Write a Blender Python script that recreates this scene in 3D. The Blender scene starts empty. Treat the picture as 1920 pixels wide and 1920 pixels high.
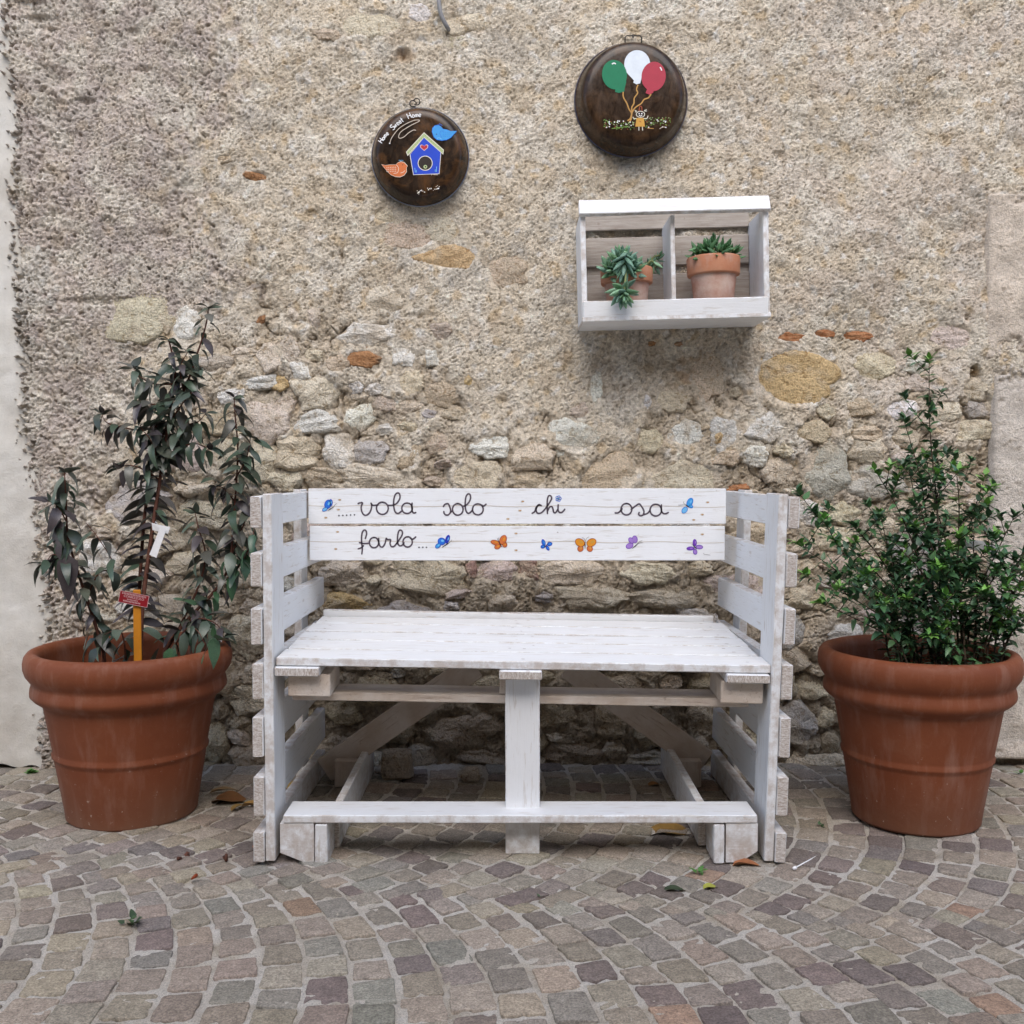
import bpy, math, random
import numpy as np
from mathutils import Vector, Matrix

SC = bpy.context.scene
COL = SC.collection
R = math.radians

# ------------------------------------------------------------------ camera, sky, sun, exposure
F = 1920.0            # focal length in photo pixels (photo is 1920 wide)
H = 0.972             # eye height of the photographer's phone
TH = math.atan(80 / 1920)
YW = 3.30             # distance of the stone wall
cam_d = bpy.data.cameras.new('camera')
cam = bpy.data.objects.new('camera', cam_d)
COL.objects.link(cam)
cam.location = (0, 0, H)
cam.rotation_euler = (R(90) - TH, 0, 0)
cam_d.sensor_width = 36
cam_d.lens = 36.0
cam_d.clip_start = 0.05
cam_d.clip_end = 400
SC.camera = cam

wd = bpy.data.worlds.new('World')
SC.world = wd
wd.use_nodes = True
nt = wd.node_tree
bg = nt.nodes['Background']
sky = nt.nodes.new('ShaderNodeTexSky')
sky.sky_type = 'NISHITA'
sky.sun_disc = False
sky.sun_elevation = R(46)
sky.sun_rotation = R(180)
sky.air_density = 1.0
sky.dust_density = 2.0
sky.ozone_density = 1.6
nt.links.new(sky.outputs[0], bg.inputs[0])
bg.inputs[1].default_value = 0.15

sun_d = bpy.data.lights.new('sun', 'SUN')
sun_d.energy = 1.05
sun_d.angle = R(55)
sun_d.color = (1.0, 0.97, 0.93)
sun = bpy.data.objects.new('sun', sun_d)
COL.objects.link(sun)
sun.location = (0, -2, 9)
sun.rotation_euler = (R(44), 0, R(4))

SC.view_settings.view_transform = 'Standard'
SC.view_settings.look = 'None'
SC.view_settings.exposure = 0.98
SC.view_settings.gamma = 1.0
SC.view_settings.use_curve_mapping = False
SC.render.engine = 'CYCLES'
SC.cycles.use_denoising = True
SC.cycles.max_bounces = 8
SC.cycles.diffuse_bounces = 5

# ------------------------------------------------------------------ measuring helpers
def ray(u, v):
    x = (u - 960) / F
    y = (960 - v) / F
    return x, math.cos(TH) + y * math.sin(TH), -math.sin(TH) + y * math.cos(TH)

def at(u, v, Y):
    dx, dy, dz = ray(u, v)
    t = Y / dy
    return Vector((dx * t, Y, H + dz * t))

def atz(u, v, Z=0.0):
    dx, dy, dz = ray(u, v)
    t = (Z - H) / dz
    return Vector((dx * t, dy * t, Z))

def proj(X, Y, Z):
    d = Y * math.cos(TH) - (Z - H) * math.sin(TH)
    up = Y * math.sin(TH) + (Z - H) * math.cos(TH)
    return 960 + F * X / d, 960 - F * up / d

PXW = YW / F          # metres per photo pixel on the wall

# ------------------------------------------------------------------ object helpers
WM = {}

def link(o, parent=None, world=None):
    COL.objects.link(o)
    w = world if world is not None else Matrix.Identity(4)
    WM[o.name] = w
    if parent is not None:
        o.parent = parent
        o.matrix_parent_inverse = WM[parent.name].inverted()
    o.matrix_basis = w
    return o

def tag(o, label=None, cat=None, group=None, kind=None):
    if label: o['label'] = label
    if cat: o['category'] = cat
    if group: o['group'] = group
    if kind: o['kind'] = kind
    return o

def thing(name, loc, label, cat, group=None):
    o = bpy.data.objects.new(name, None)
    o.empty_display_size = 0.1
    link(o, None, Matrix.Translation(loc))
    return tag(o, label, cat, group)

def mesh_np(name, co, quads, mats=(), smooth=True, col=None, tris=None):
    """co (n,3), quads (m,4) numpy arrays -> mesh"""
    me = bpy.data.meshes.new(name)
    co = np.asarray(co, np.float32)
    nq = len(quads)
    ntri = 0 if tris is None else len(tris)
    me.vertices.add(len(co))
    me.vertices.foreach_set('co', co.ravel())
    idx = np.asarray(quads, np.int32).ravel()
    if ntri:
        idx = np.concatenate([idx, np.asarray(tris, np.int32).ravel()])
    me.loops.add(len(idx))
    me.loops.foreach_set('vertex_index', idx)
    me.polygons.add(nq + ntri)
    st = np.concatenate([np.arange(nq) * 4, nq * 4 + np.arange(ntri) * 3]).astype(np.int32)
    me.polygons.foreach_set('loop_start', st)
    me.polygons.foreach_set('use_smooth', np.full(nq + ntri, smooth))
    if col is not None:
        a = me.color_attributes.new('Col', 'FLOAT_COLOR', 'POINT')
        c4 = np.ones((len(co), 4), np.float32)
        c4[:, :3] = col
        a.data.foreach_set('color', c4.ravel())
    for m in mats: me.materials.append(m)
    me.update(calc_edges=True)
    return me

def grid_quads(ny, nx):
    i = np.arange(ny - 1)[:, None] * nx + np.arange(nx - 1)[None, :]
    return np.stack([i, i + 1, i + nx + 1, i + nx], -1).reshape(-1, 4)

class MB:
    """collects polygons of one mesh"""
    def __init__(self):
        self.v = []; self.f = []; self.m = []; self.s = []
    def add(self, verts, faces, mi=0, smooth=True):
        b = len(self.v)
        self.v.extend([tuple(p) for p in verts])
        for f in faces:
            self.f.append([b + i for i in f]); self.m.append(mi); self.s.append(smooth)
    def mesh(self, name, mats):
        me = bpy.data.meshes.new(name)
        me.from_pydata(self.v, [], self.f)
        for m in (mats if isinstance(mats, (list, tuple)) else [mats]): me.materials.append(m)
        me.polygons.foreach_set('material_index', self.m)
        me.polygons.foreach_set('use_smooth', self.s)
        me.update()
        return me
    def obj(self, name, mats, parent=None, world=None):
        return link(bpy.data.objects.new(name, self.mesh(name, mats)), parent, world)
    def tube(self, pts, rad, n=8, mi=0, cap=True):
        pts = [Vector(p) for p in pts]
        rads = rad if isinstance(rad, (list, tuple)) else [rad] * len(pts)
        prev = None
        rings = []
        for i, p in enumerate(pts):
            t = (pts[min(i + 1, len(pts) - 1)] - pts[max(i - 1, 0)]).normalized()
            if prev is None:
                a = Vector((0, 0, 1)) if abs(t.z) < 0.9 else Vector((1, 0, 0))
                nrm = t.cross(a).normalized()
            else:
                nrm = (prev - t * prev.dot(t)).normalized()
            prev = nrm
            b = t.cross(nrm)
            rings.append([p + (nrm * math.cos(2 * math.pi * k / n) + b * math.sin(2 * math.pi * k / n)) * rads[i] for k in range(n)])
        vs = [q for r in rings for q in r]
        fs = []
        for i in range(len(pts) - 1):
            for k in range(n):
                a = i * n + k; b2 = i * n + (k + 1) % n
                fs.append((a, b2, b2 + n, a + n))
        if cap:
            fs.append(tuple(range(n))[::-1]); fs.append(tuple(range((len(pts) - 1) * n, len(pts) * n)))
        self.add(vs, fs, mi)
    def lathe(self, prof, n=64, mi=0, jit=0.0, rnd=None):
        vs = []
        for (r, z) in prof:
            for k in range(n):
                a = 2 * math.pi * k / n
                vs.append((r * math.cos(a), r * math.sin(a), z))
        fs = []
        for i in range(len(prof) - 1):
            for k in range(n):
                a = i * n + k; b = i * n + (k + 1) % n
                fs.append((a, b, b + n, a + n))
        self.add(vs, fs, mi)

def cat_rom(pts, k=6):
    P = [np.array(p, float) for p in pts]
    if len(P) < 3:
        return [tuple(p) for p in P]
    P = [2 * P[0] - P[1]] + P + [2 * P[-1] - P[-2]]
    out = []
    for i in range(1, len(P) - 2):
        for j in range(k):
            t = j / k
            a, b, c, d = P[i - 1], P[i], P[i + 1], P[i + 2]
            out.append(tuple(0.5 * (2 * b + (c - a) * t + (2 * a - 5 * b + 4 * c - d) * t * t + (3 * b - a - 3 * c + d) * t ** 3)))
    out.append(tuple(P[-2]))
    return out

def frame(c, lx, ly, lz):
    lx, ly, lz = Vector(lx).normalized(), Vector(ly).normalized(), Vector(lz).normalized()
    m = Matrix.Identity(4)
    for i in range(3):
        m[i][0], m[i][1], m[i][2], m[i][3] = lx[i], ly[i], lz[i], c[i]
    return m

# ------------------------------------------------------------------ material helpers
class NG:
    def __init__(self, name, rough=0.8, spec=0.3):
        self.m = bpy.data.materials.new(name)
        self.m.use_nodes = True
        self.t = self.m.node_tree
        self.b = self.t.nodes['Principled BSDF']
        self.b.inputs['Roughness'].default_value = rough
        self.b.inputs['Specular IOR Level'].default_value = spec
        self.tc = None
    def n(self, typ, **kw):
        nd = self.t.nodes.new(typ)
        for k, v in kw.items(): setattr(nd, k, v)
        return nd
    def l(self, a, b): self.t.links.new(a, b)
    def coords(self, which='Object', scale=(1, 1, 1), rnd=True):
        tc = self.n('ShaderNodeTexCoord')
        mp = self.n('ShaderNodeMapping')
        mp.inputs['Scale'].default_value = scale
        self.l(tc.outputs[which], mp.inputs['Vector'])
        if rnd:
            oi = self.n('ShaderNodeObjectInfo')
            ml = self.n('ShaderNodeMath', operation='MULTIPLY'); ml.inputs[1].default_value = 37.0
            self.l(oi.outputs['Random'], ml.inputs[0])
            self.l(ml.outputs[0], mp.inputs['Location'])
        return mp.outputs[0]
    def noise(self, vec, scale, detail=4, rough=0.6, dist=0.0):
        nd = self.n('ShaderNodeTexNoise')
        nd.inputs['Scale'].default_value = scale
        nd.inputs['Detail'].default_value = detail
        nd.inputs['Roughness'].default_value = rough
        nd.inputs['Distortion'].default_value = dist
        if vec is not None: self.l(vec, nd.inputs['Vector'])
        return nd.outputs['Fac']
    def ramp(self, fac, stops):
        nd = self.n('ShaderNodeValToRGB')
        el = nd.color_ramp.elements
        while len(el) < len(stops): el.new(0.5)
        for e, (p, c) in zip(el, stops):
            e.position = p
            e.color = (*c, 1) if isinstance(c, (tuple, list)) else (c, c, c, 1)
        self.l(fac, nd.inputs[0])
        return nd.outputs[0]
    def mix(self, fac, a, b, mode='MIX'):
        nd = self.n('ShaderNodeMix', data_type='RGBA', blend_type=mode)
        if isinstance(fac, (int, float)): nd.inputs[0].default_value = fac
        else: self.l(fac, nd.inputs[0])
        for s, x in ((6, a), (7, b)):
            if isinstance(x, (tuple, list)): nd.inputs[s].default_value = (*x, 1)
            else: self.l(x, nd.inputs[s])
        return nd.outputs[2]
    def mul(self, a, b):
        nd = self.n('ShaderNodeMath', operation='MULTIPLY')
        for i, x in ((0, a), (1, b)):
            if isinstance(x, (int, float)): nd.inputs[i].default_value = x
            else: self.l(x, nd.inputs[i])
        return nd.outputs[0]
    def madd(self, a, b):
        nd = self.n('ShaderNodeMath', operation='ADD')
        for i, x in ((0, a), (1, b)):
            if isinstance(x, (int, float)): nd.inputs[i].default_value = x
            else: self.l(x, nd.inputs[i])
        return nd.outputs[0]
    def color(self, c):
        if isinstance(c, (tuple, list)): self.b.inputs['Base Color'].default_value = (*c, 1)
        else: self.l(c, self.b.inputs['Base Color'])
    def bump(self, h, dist=0.002, strength=1.0):
        nd = self.n('ShaderNodeBump')
        nd.inputs['Strength'].default_value = strength
        nd.inputs['Distance'].default_value = dist
        self.l(h, nd.inputs['Height'])
        self.l(nd.outputs[0], self.b.inputs['Normal'])
    def objcol(self): return self.n('ShaderNodeObjectInfo').outputs['Color']
    def attr(self, name='Col'):
        nd = self.n('ShaderNodeAttribute'); nd.attribute_name = name
        return nd.outputs['Color']

def simple(name, c, rough=0.6, spec=0.3, var=0.12, scale=30, metal=0.0):
    g = NG(name, rough, spec)
    n = g.noise(g.coords(), scale)
    g.color(g.mix(g.ramp(n, [(0.3, 0.0), (0.7, 1.0)]), tuple(x * (1 - var) for x in c), tuple(min(1, x * (1 + var)) for x in c)))
    g.b.inputs['Metallic'].default_value = metal
    return g.m

MAT = {}

def make_materials():
    # rough lime plaster of the wall
    g = NG('rough_plaster', 0.95, 0.15)
    v = g.coords(rnd=False)
    f1 = g.noise(v, 330, 2, 0.7); f2 = g.noise(v, 150, 3, 0.7)
    tint = g.ramp(g.madd(g.mul(f1, 0.5), g.mul(f2, 0.5)), [(0.36, 0.66), (0.50, 1.02), (0.66, 1.20)])
    g.color(g.mix(1.0, g.attr(), tint, 'MULTIPLY'))
    g.bump(g.madd(g.mul(f1, 0.6), f2), 0.008, 0.9)
    MAT['plaster'] = g.m
    # smooth plaster
    g = NG('smooth_plaster', 0.9, 0.2)
    v = g.coords(rnd=False)
    a = g.noise(v, 3.5, 5, 0.6); b = g.noise(v, 160, 3, 0.6); c = g.noise(v, 18, 4, 0.6)
    base = g.ramp(a, [(0.3, (0.50, 0.47, 0.42)), (0.55, (0.60, 0.58, 0.53)), (0.75, (0.64, 0.63, 0.60))])
    g.color(g.mix(1.0, base, g.ramp(c, [(0.3, 0.9), (0.7, 1.05)]), 'MULTIPLY'))
    g.bump(g.madd(b, g.mul(c, 1.5)), 0.0025, 0.6)
    MAT['smooth'] = g.m
    # wall stone: object colour + veins
    g = NG('rubble_stone', 0.85, 0.2)
    v = g.coords()
    a = g.noise(v, 14, 6, 0.65, 0.6); b = g.noise(v, 60, 5, 0.7); c = g.noise(v, 190, 3, 0.75)
    st = g.noise(g.coords(scale=(1, 1, 2.2)), 26, 5, 0.7, 0.2)
    base = g.mix(g.ramp(a, [(0.35, 0.0), (0.62, 1.0)]), g.objcol(), g.mix(1.0, g.objcol(), (1.16, 1.17, 1.20), 'MULTIPLY'))
    big = g.noise(v, 9, 4, 0.6, 0.8)
    base = g.mix(g.ramp(big, [(0.50, 0.0), (0.62, 0.65)]), base, (0.56, 0.47, 0.35))
    base = g.mix(g.ramp(b, [(0.36, 0.85), (0.48, 0.0)]), base, g.mix(1.0, g.objcol(), (0.60, 0.52, 0.42), 'MULTIPLY'))
    base = g.mix(1.0, base, g.ramp(c, [(0.36, 0.70), (0.5, 1.0), (0.64, 1.18)]), 'MULTIPLY')
    g.color(base)
    g.bump(g.madd(g.madd(g.mul(st, 0.5), g.mul(b, 1.0)), g.mul(c, 0.5)), 0.016, 0.9)
    MAT['stone'] = g.m
    g = NG('old_brick', 0.9, 0.15)
    v = g.coords()
    b = g.noise(v, 60, 5, 0.7); c = g.noise(v, 200, 3, 0.7)
    g.color(g.mix(g.ramp(b, [(0.35, 0.0), (0.6, 1.0)]), (0.33, 0.13, 0.055), (0.44, 0.23, 0.12)))
    g.bump(g.madd(b, c), 0.005, 0.9)
    MAT['brick'] = g.m
    # porphyry cobble
    g = NG('porphyry_cobble', 0.72, 0.35)
    v = g.coords('Object')
    gl = g.n('ShaderNodeNewGeometry').outputs['Position']
    a = g.noise(gl, 210, 3, 0.8); b = g.noise(gl, 45, 4, 0.6); s = g.n('ShaderNodeTexVoronoi'); s.inputs['Scale'].default_value = 420
    g.l(gl, s.inputs['Vector'])
    base = g.mix(1.0, g.objcol(), g.ramp(b, [(0.3, 0.80), (0.7, 1.20)]), 'MULTIPLY')
    base = g.mix(1.0, base, g.ramp(a, [(0.36, 0.62), (0.50, 1.0), (0.64, 1.42)]), 'MULTIPLY')
    base = g.mix(g.ramp(s.outputs['Distance'], [(0.10, 0.55), (0.2, 0.0)]), base, (0.40, 0.35, 0.33))
    g.color(base)
    g.bump(g.madd(a, g.mul(b, 1.2)), 0.003, 0.9)
    MAT['cobble'] = g.m
    # the same stone for the joined far cobbles (colour per vertex)
    g = NG('porphyry_cobble_joined', 0.72, 0.35)
    gl = g.n('ShaderNodeNewGeometry').outputs['Position']
    a = g.noise(gl, 210, 3, 0.8); b = g.noise(gl, 45, 4, 0.6)
    base = g.mix(1.0, g.attr(), g.ramp(b, [(0.3, 0.80), (0.7, 1.20)]), 'MULTIPLY')
    g.color(g.mix(1.0, base, g.ramp(a, [(0.36, 0.62), (0.50, 1.0), (0.64, 1.42)]), 'MULTIPLY'))
    g.bump(g.madd(a, g.mul(b, 1.2)), 0.003, 0.9)
    MAT['cobble_joined'] = g.m
    # sandy joints
    g = NG('sandy_joint', 0.95, 0.1)
    gl = g.n('ShaderNodeNewGeometry').outputs['Position']
    a = g.noise(gl, 330, 3, 0.8); b = g.noise(gl, 6, 5, 0.6); c = g.noise(gl, 60, 4, 0.7)
    base = g.ramp(b, [(0.36, (0.44, 0.385, 0.31)), (0.5, (0.55, 0.505, 0.44)), (0.64, (0.60, 0.565, 0.51))])
    base = g.mix(1.0, base, g.ramp(a, [(0.36, 0.66), (0.50, 1.0), (0.64, 1.22)]), 'MULTIPLY')
    g.color(base)
    g.bump(g.madd(a, c), 0.004, 1.0)
    MAT['joint'] = g.m
    # white painted wood
    g = NG('white_painted_wood', 0.55, 0.3)
    v = g.coords(scale=(1.2, 14, 14))
    v2 = g.coords(scale=(1, 1, 1))
    grain = g.noise(v, 9, 5, 0.65, 0.4); patch = g.noise(v2, 7, 5, 0.65); fine = g.noise(v2, 90, 4, 0.7)
    base = g.mix(g.ramp(patch, [(0.35, 0.0), (0.75, 1.0)]), (0.77, 0.785, 0.80), (0.73, 0.735, 0.735))
    base = g.mix(g.ramp(grain, [(0.34, 0.55), (0.43, 0.0)]), base, (0.50, 0.45, 0.39))
    kn = g.n('ShaderNodeTexVoronoi'); kn.inputs['Scale'].default_value = 5.5; kn.inputs['Randomness'].default_value = 1.0
    g.l(g.coords(scale=(.8, 2.2, 2.2)), kn.inputs['Vector'])
    base = g.mix(g.ramp(kn.outputs['Distance'], [(0.045, 0.40), (0.085, 0.0)]), base, (0.36, 0.27, 0.19))
    pz = g.n('ShaderNodeSeparateXYZ'); g.l(g.n('ShaderNodeNewGeometry').outputs['Position'], pz.inputs[0])
    sp_ = g.mul(g.ramp(pz.outputs[2], [(0.0, 1.0), (0.13, 0.0)]), g.ramp(g.noise(v2, 34, 5, 0.7), [(0.38, 0.0), (0.62, 0.8)]))
    base = g.mix(sp_, base, (0.36, 0.29, 0.23))
    sp = g.mul(g.ramp(fine, [(0.66, 0.0), (0.73, 1.0)]), g.ramp(patch, [(0.45, 0.0), (0.6, 0.75)]))
    base = g.mix(sp, base, (0.22, 0.17, 0.13))
    # end grain: bare, mottled
    tcn = g.n('ShaderNodeNewGeometry').outputs['Normal']
    vt = g.n('ShaderNodeVectorTransform', vector_type='NORMAL', convert_from='WORLD', convert_to='OBJECT')
    g.l(tcn, vt.inputs[0])
    sx = g.n('ShaderNodeSeparateXYZ'); g.l(vt.outputs[0], sx.inputs[0])
    ab = g.n('ShaderNodeMath', operation='ABSOLUTE'); g.l(sx.outputs[0], ab.inputs[0])
    gt = g.n('ShaderNodeMath', operation='GREATER_THAN'); gt.inputs[1].default_value = 0.75; g.l(ab.outputs[0], gt.inputs[0])
    eg = g.noise(g.coords(scale=(1, 3, 1)), 120, 4, 0.75)
    endc = g.mix(g.ramp(eg, [(0.38, 0.0), (0.60, 1.0)]), (0.34, 0.27, 0.22), (0.66, 0.63, 0.60))
    base = g.mix(gt.outputs[0], base, endc)
    # narrow edges: dirtier paint
    az = g.n('ShaderNodeMath', operation='ABSOLUTE'); g.l(sx.outputs[1], az.inputs[0])
    g2 = g.n('ShaderNodeMath', operation='GREATER_THAN'); g2.inputs[1].default_value = 0.6; g.l(az.outputs[0], g2.inputs[0])
    ed = g.mul(g2.outputs[0], g.ramp(g.noise(v2, 28, 5, 0.7), [(0.42, 0.0), (0.62, 0.62)]))
    base = g.mix(ed, base, (0.42, 0.34, 0.28))
    g.color(base)
    g.bump(g.madd(grain, g.mul(fine, 0.3)), 0.0012, 0.7)
    MAT['paint'] = g.m
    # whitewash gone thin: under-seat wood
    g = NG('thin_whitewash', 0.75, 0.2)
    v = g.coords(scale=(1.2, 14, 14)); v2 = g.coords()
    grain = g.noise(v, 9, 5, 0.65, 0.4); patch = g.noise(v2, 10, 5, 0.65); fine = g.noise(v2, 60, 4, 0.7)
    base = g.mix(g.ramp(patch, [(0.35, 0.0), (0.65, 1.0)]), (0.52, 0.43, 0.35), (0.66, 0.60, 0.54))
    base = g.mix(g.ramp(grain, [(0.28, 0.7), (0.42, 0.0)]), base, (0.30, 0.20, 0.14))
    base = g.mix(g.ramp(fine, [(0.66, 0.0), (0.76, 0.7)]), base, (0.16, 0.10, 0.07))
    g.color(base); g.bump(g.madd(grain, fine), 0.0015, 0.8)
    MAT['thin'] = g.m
    g = NG('shaded_back_wood', 0.8, 0.2)  # shade inside the shelf box put into the wood colour
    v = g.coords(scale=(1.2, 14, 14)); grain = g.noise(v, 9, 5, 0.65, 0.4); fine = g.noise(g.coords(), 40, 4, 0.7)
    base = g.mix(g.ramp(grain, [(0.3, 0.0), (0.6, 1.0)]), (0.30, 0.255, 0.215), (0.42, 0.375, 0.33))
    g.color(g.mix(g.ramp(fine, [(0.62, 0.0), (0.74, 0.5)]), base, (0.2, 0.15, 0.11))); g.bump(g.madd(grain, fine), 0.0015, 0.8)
    MAT['back_shade'] = g.m
    # terracotta
    def terra(name, c1, c2, bloom, zdirt=True):
        g = NG(name, 0.62, 0.3)
        v = g.coords()
        a = g.noise(v, 5 if zdirt else 15, 5, 0.6); b = g.noise(v, 70, 4, 0.7); c = g.noise(g.coords(scale=(1, 1, 0.18 if zdirt else 0.6)), 26, 4, 0.6)
        base = g.mix(g.ramp(a, [(0.3, 0.0), (0.7, 1.0)]), c1, c2)
        base = g.mix(g.mul(g.ramp(c, [(0.5, 0.0), (0.75, 1.0)]), bloom), base, (0.46, 0.33, 0.27))
        sp = g.ramp(b, [(0.66, 0.0), (0.72, 0.8)])
        base = g.mix(g.ramp(g.noise(v, 16, 6, 0.7, 0.4), [(0.52, 0.0), (0.72, 0.35)]), base, (0.25, 0.115, 0.068))
        if zdirt:
            tc = g.n('ShaderNodeTexCoord'); sz = g.n('ShaderNodeSeparateXYZ'); g.l(tc.outputs['Object'], sz.inputs[0])
            zz = g.ramp(sz.outputs[2], [(0.0, 1.0), (0.16, 0.0)])
            zn = g.mul(zz, g.ramp(a, [(0.3, 0.2), (0.7, 0.75)]))
            base = g.mix(zn, base, (0.15, 0.085, 0.055))
            sp = g.mul(sp, g.ramp(sz.outputs[2], [(0.02, 1.0), (0.30, 0.12)]))
        base = g.mix(sp, base, (0.50, 0.40, 0.33))
        g.color(base); g.bump(g.madd(b, g.mul(a, 0.6)), 0.0012, 0.6)
        return g.m
    MAT['terra'] = terra('terracotta', (0.165, 0.043, 0.015), (0.215, 0.064, 0.026), 0.20)
    MAT['terra_small'] = terra('small_terracotta', (0.42, 0.155, 0.075), (0.50, 0.25, 0.15), 0.65, False)
    MAT['terra_bloom'] = terra('limed_terracotta', (0.38, 0.15, 0.09), (0.58, 0.44, 0.37), 0.9, False)
    MAT['soil'] = simple('potting_soil', (0.045, 0.03, 0.02), 0.95, 0.1, 0.5, 60)
    # leaves
    def leaf(name, top, under, rough=0.35):
        g = NG(name, rough, 0.45)
        v = g.coords()
        a = g.noise(v, 35, 4, 0.6)
        geo = g.n('ShaderNodeNewGeometry')
        t = g.mix(1.0, g.objcol(), g.ramp(a, [(0.3, 0.75), (0.7, 1.25)]), 'MULTIPLY') if top is None else g.mix(g.ramp(a, [(0.3, 0.0), (0.7, 1.0)]), tuple(x * .75 for x in top), tuple(x * 1.25 for x in top))
        u = g.mix(0.5, t, under)
        g.color(g.mix(geo.outputs['Backfacing'], t, u))
        g.bump(a, 0.001, 0.5)
        return g.m
    MAT['leaf'] = leaf('leathery_leaf', None, (0.12, 0.12, 0.10), 0.28)
    MAT['myrtle'] = leaf('small_leaf', None, (0.12, 0.17, 0.08), 0.38)
    MAT['succ'] = leaf('fleshy_leaf', None, (0.14, 0.24, 0.14), 0.45)
    g = NG('small_leaf_joined', 0.38, 0.45)
    g.color(g.attr()); MAT['myrtle_joined'] = g.m
    MAT['dry'] = leaf('dry_leaf', None, (0.22, 0.13, 0.06), 0.7)
    MAT['bark_red'] = simple('reddish_bark', (0.11, 0.045, 0.03), 0.7, 0.25, 0.35, 60)
    MAT['bark'] = simple('brown_bark', (0.07, 0.05, 0.035), 0.8, 0.2, 0.35, 60)
    MAT['succ_stem'] = simple('green_stem', (0.20, 0.24, 0.10), 0.6, 0.3, 0.2, 60)
    # enamel pans
    def pan(name, c1, c2, c3):
        g = NG(name, 0.22, 0.28)
        a = g.noise(g.coords(scale=(5, 2.2, 3), rnd=False), 8, 6, 0.75, 0.8); b = g.noise(g.coords(rnd=False), 14, 6, 0.7, 0.6)
        base = g.mix(g.ramp(a, [(0.35, 0.0), (0.68, 1.0)]), c1, c2)
        base = g.mix(g.ramp(b, [(0.48, 0.0), (0.66, 0.75)]), base, c3)
        g.color(base)
        g.l(g.ramp(a, [(0.3, 0.10), (0.7, 0.28)]), g.b.inputs['Roughness'])
        g.bump(a, 0.0006, 0.5)
        g.b.inputs['Coat Weight'].default_value = 0.0
        g.b.inputs['Coat Roughness'].default_value = 0.08
        return g.m
    MAT['pan1'] = pan('brown_pan_enamel', (0.011, 0.007, 0.005), (0.034, 0.020, 0.011), (0.11, 0.05, 0.018))
    MAT['pan2'] = pan('streaked_pan_enamel', (0.013, 0.008, 0.005), (0.052, 0.028, 0.014), (0.085, 0.045, 0.022))
    MAT['rim1'] = simple('sky_reflect_enamel', (0.16, 0.19, 0.26), 0.2, 0.5, 0.3, 20)  # blue of the sky reflection put into the rim colour
    MAT['rim2'] = simple('dark_sky_reflect_enamel', (0.03, 0.04, 0.09), 0.15, 0.5, 0.3, 20)  # sky reflection painted in here too, darker
    MAT['iron'] = simple('dark_iron', (0.035, 0.032, 0.03), 0.5, 0.4, 0.3, 60, 0.6)
    MAT['pipe'] = simple('grey_conduit', (0.22, 0.22, 0.225), 0.45, 0.4, 0.1, 30)
    MAT['moss'] = simple('moss', (0.13, 0.14, 0.05), 0.95, 0.1, 0.4, 120)
    for k, c in dict(ink=(0.085, 0.065, 0.085), white=(0.80, 0.80, 0.80), cream=(0.70, 0.66, 0.55), blue=(0.01, 0.055, 0.50), skyblue=(0.045, 0.30, 0.68),
                     midblue=(0.02, 0.15, 0.62), deepblue=(0.02, 0.04, 0.42), paleblue=(0.16, 0.46, 0.76), navy=(0.02, 0.02, 0.10), orange=(0.58, 0.15, 0.04), orange2=(0.66, 0.26, 0.02),
                     rust=(0.30, 0.06, 0.02), purple=(0.17, 0.05, 0.42), lilac=(0.34, 0.20, 0.56), violet=(0.10, 0.02, 0.36), red=(0.42, 0.015, 0.03), crimson=(0.38, 0.03, 0.055), green=(0.0, 0.17, 0.075),
                     leafgreen=(0.16, 0.30, 0.05), sage=(0.40, 0.48, 0.24), darkgreen=(0.05, 0.12, 0.03), gold=(0.56, 0.30, 0.05), tan=(0.45, 0.24, 0.06), black=(0.015, 0.012, 0.012), silver=(0.5, 0.5, 0.52),
                     signred=(0.24, 0.008, 0.014), signpink=(0.62, 0.42, 0.42), stake=(0.52, 0.20, 0.015), balloonwhite=(0.66, 0.72, 0.78), hole=(0.02, 0.012, 0.008), rustnail=(0.13, 0.08, 0.05), dull=(0.55, 0.47, 0.38)).items():
        MAT[k] = simple('paint_' + k, c, 0.5, 0.3, 0.06, 50)
    MAT['shade_facade'] = simple('shade_facade_plaster', (0.22, 0.16, 0.11), 0.9, 0.15, 0.12, 3)  # dark tone, so the added house front bounces less light
    MAT['added_shutter'] = simple('shutter_paint', (0.10, 0.075, 0.05), 0.6, 0.3, 0.1, 8)

make_materials()

# ================================================================== THE WALL
def bandnoise(ny, nx, step, l1, l2, seed, slope=0.0, aniso=1.0):
    """band-limited noise of unit deviation; wavelengths l1..l2 metres"""
    rs = np.random.RandomState(seed)
    w = rs.standard_normal((ny, nx)).astype(np.float32)
    fy = np.fft.fftfreq(ny, step)[:, None] * aniso; fx = np.fft.rfftfreq(nx, step)[None, :]
    f = np.sqrt(fy * fy + fx * fx) + 1e-9
    k = 1 / (1 + (f * l1) ** 6) * 1 / (1 + (1 / (f * l2)) ** 6) * f ** (-slope)
    o = np.fft.irfft2(np.fft.rfft2(w) * k, s=(ny, nx))
    return ((o - o.mean()) / o.std()).astype(np.float32)

def sstep(a, b, x):
    t = np.clip((x - a) / (b - a), 0, 1)
    return t * t * (3 - 2 * t)

STEP = 0.0038
WX = np.arange(-2.16, 2.16, STEP); WZ = np.arange(-0.06, 2.74, STEP)
NX, NZ = len(WX), len(WZ)
gX, gZ = np.meshgrid(WX, WZ)
dd = YW * math.cos(TH) - (gZ - H) * math.sin(TH)
gU = 960 + F * gX / dd
gV = 960 - F * (YW * math.sin(TH) + (gZ - H) * math.cos(TH)) / dd

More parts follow.
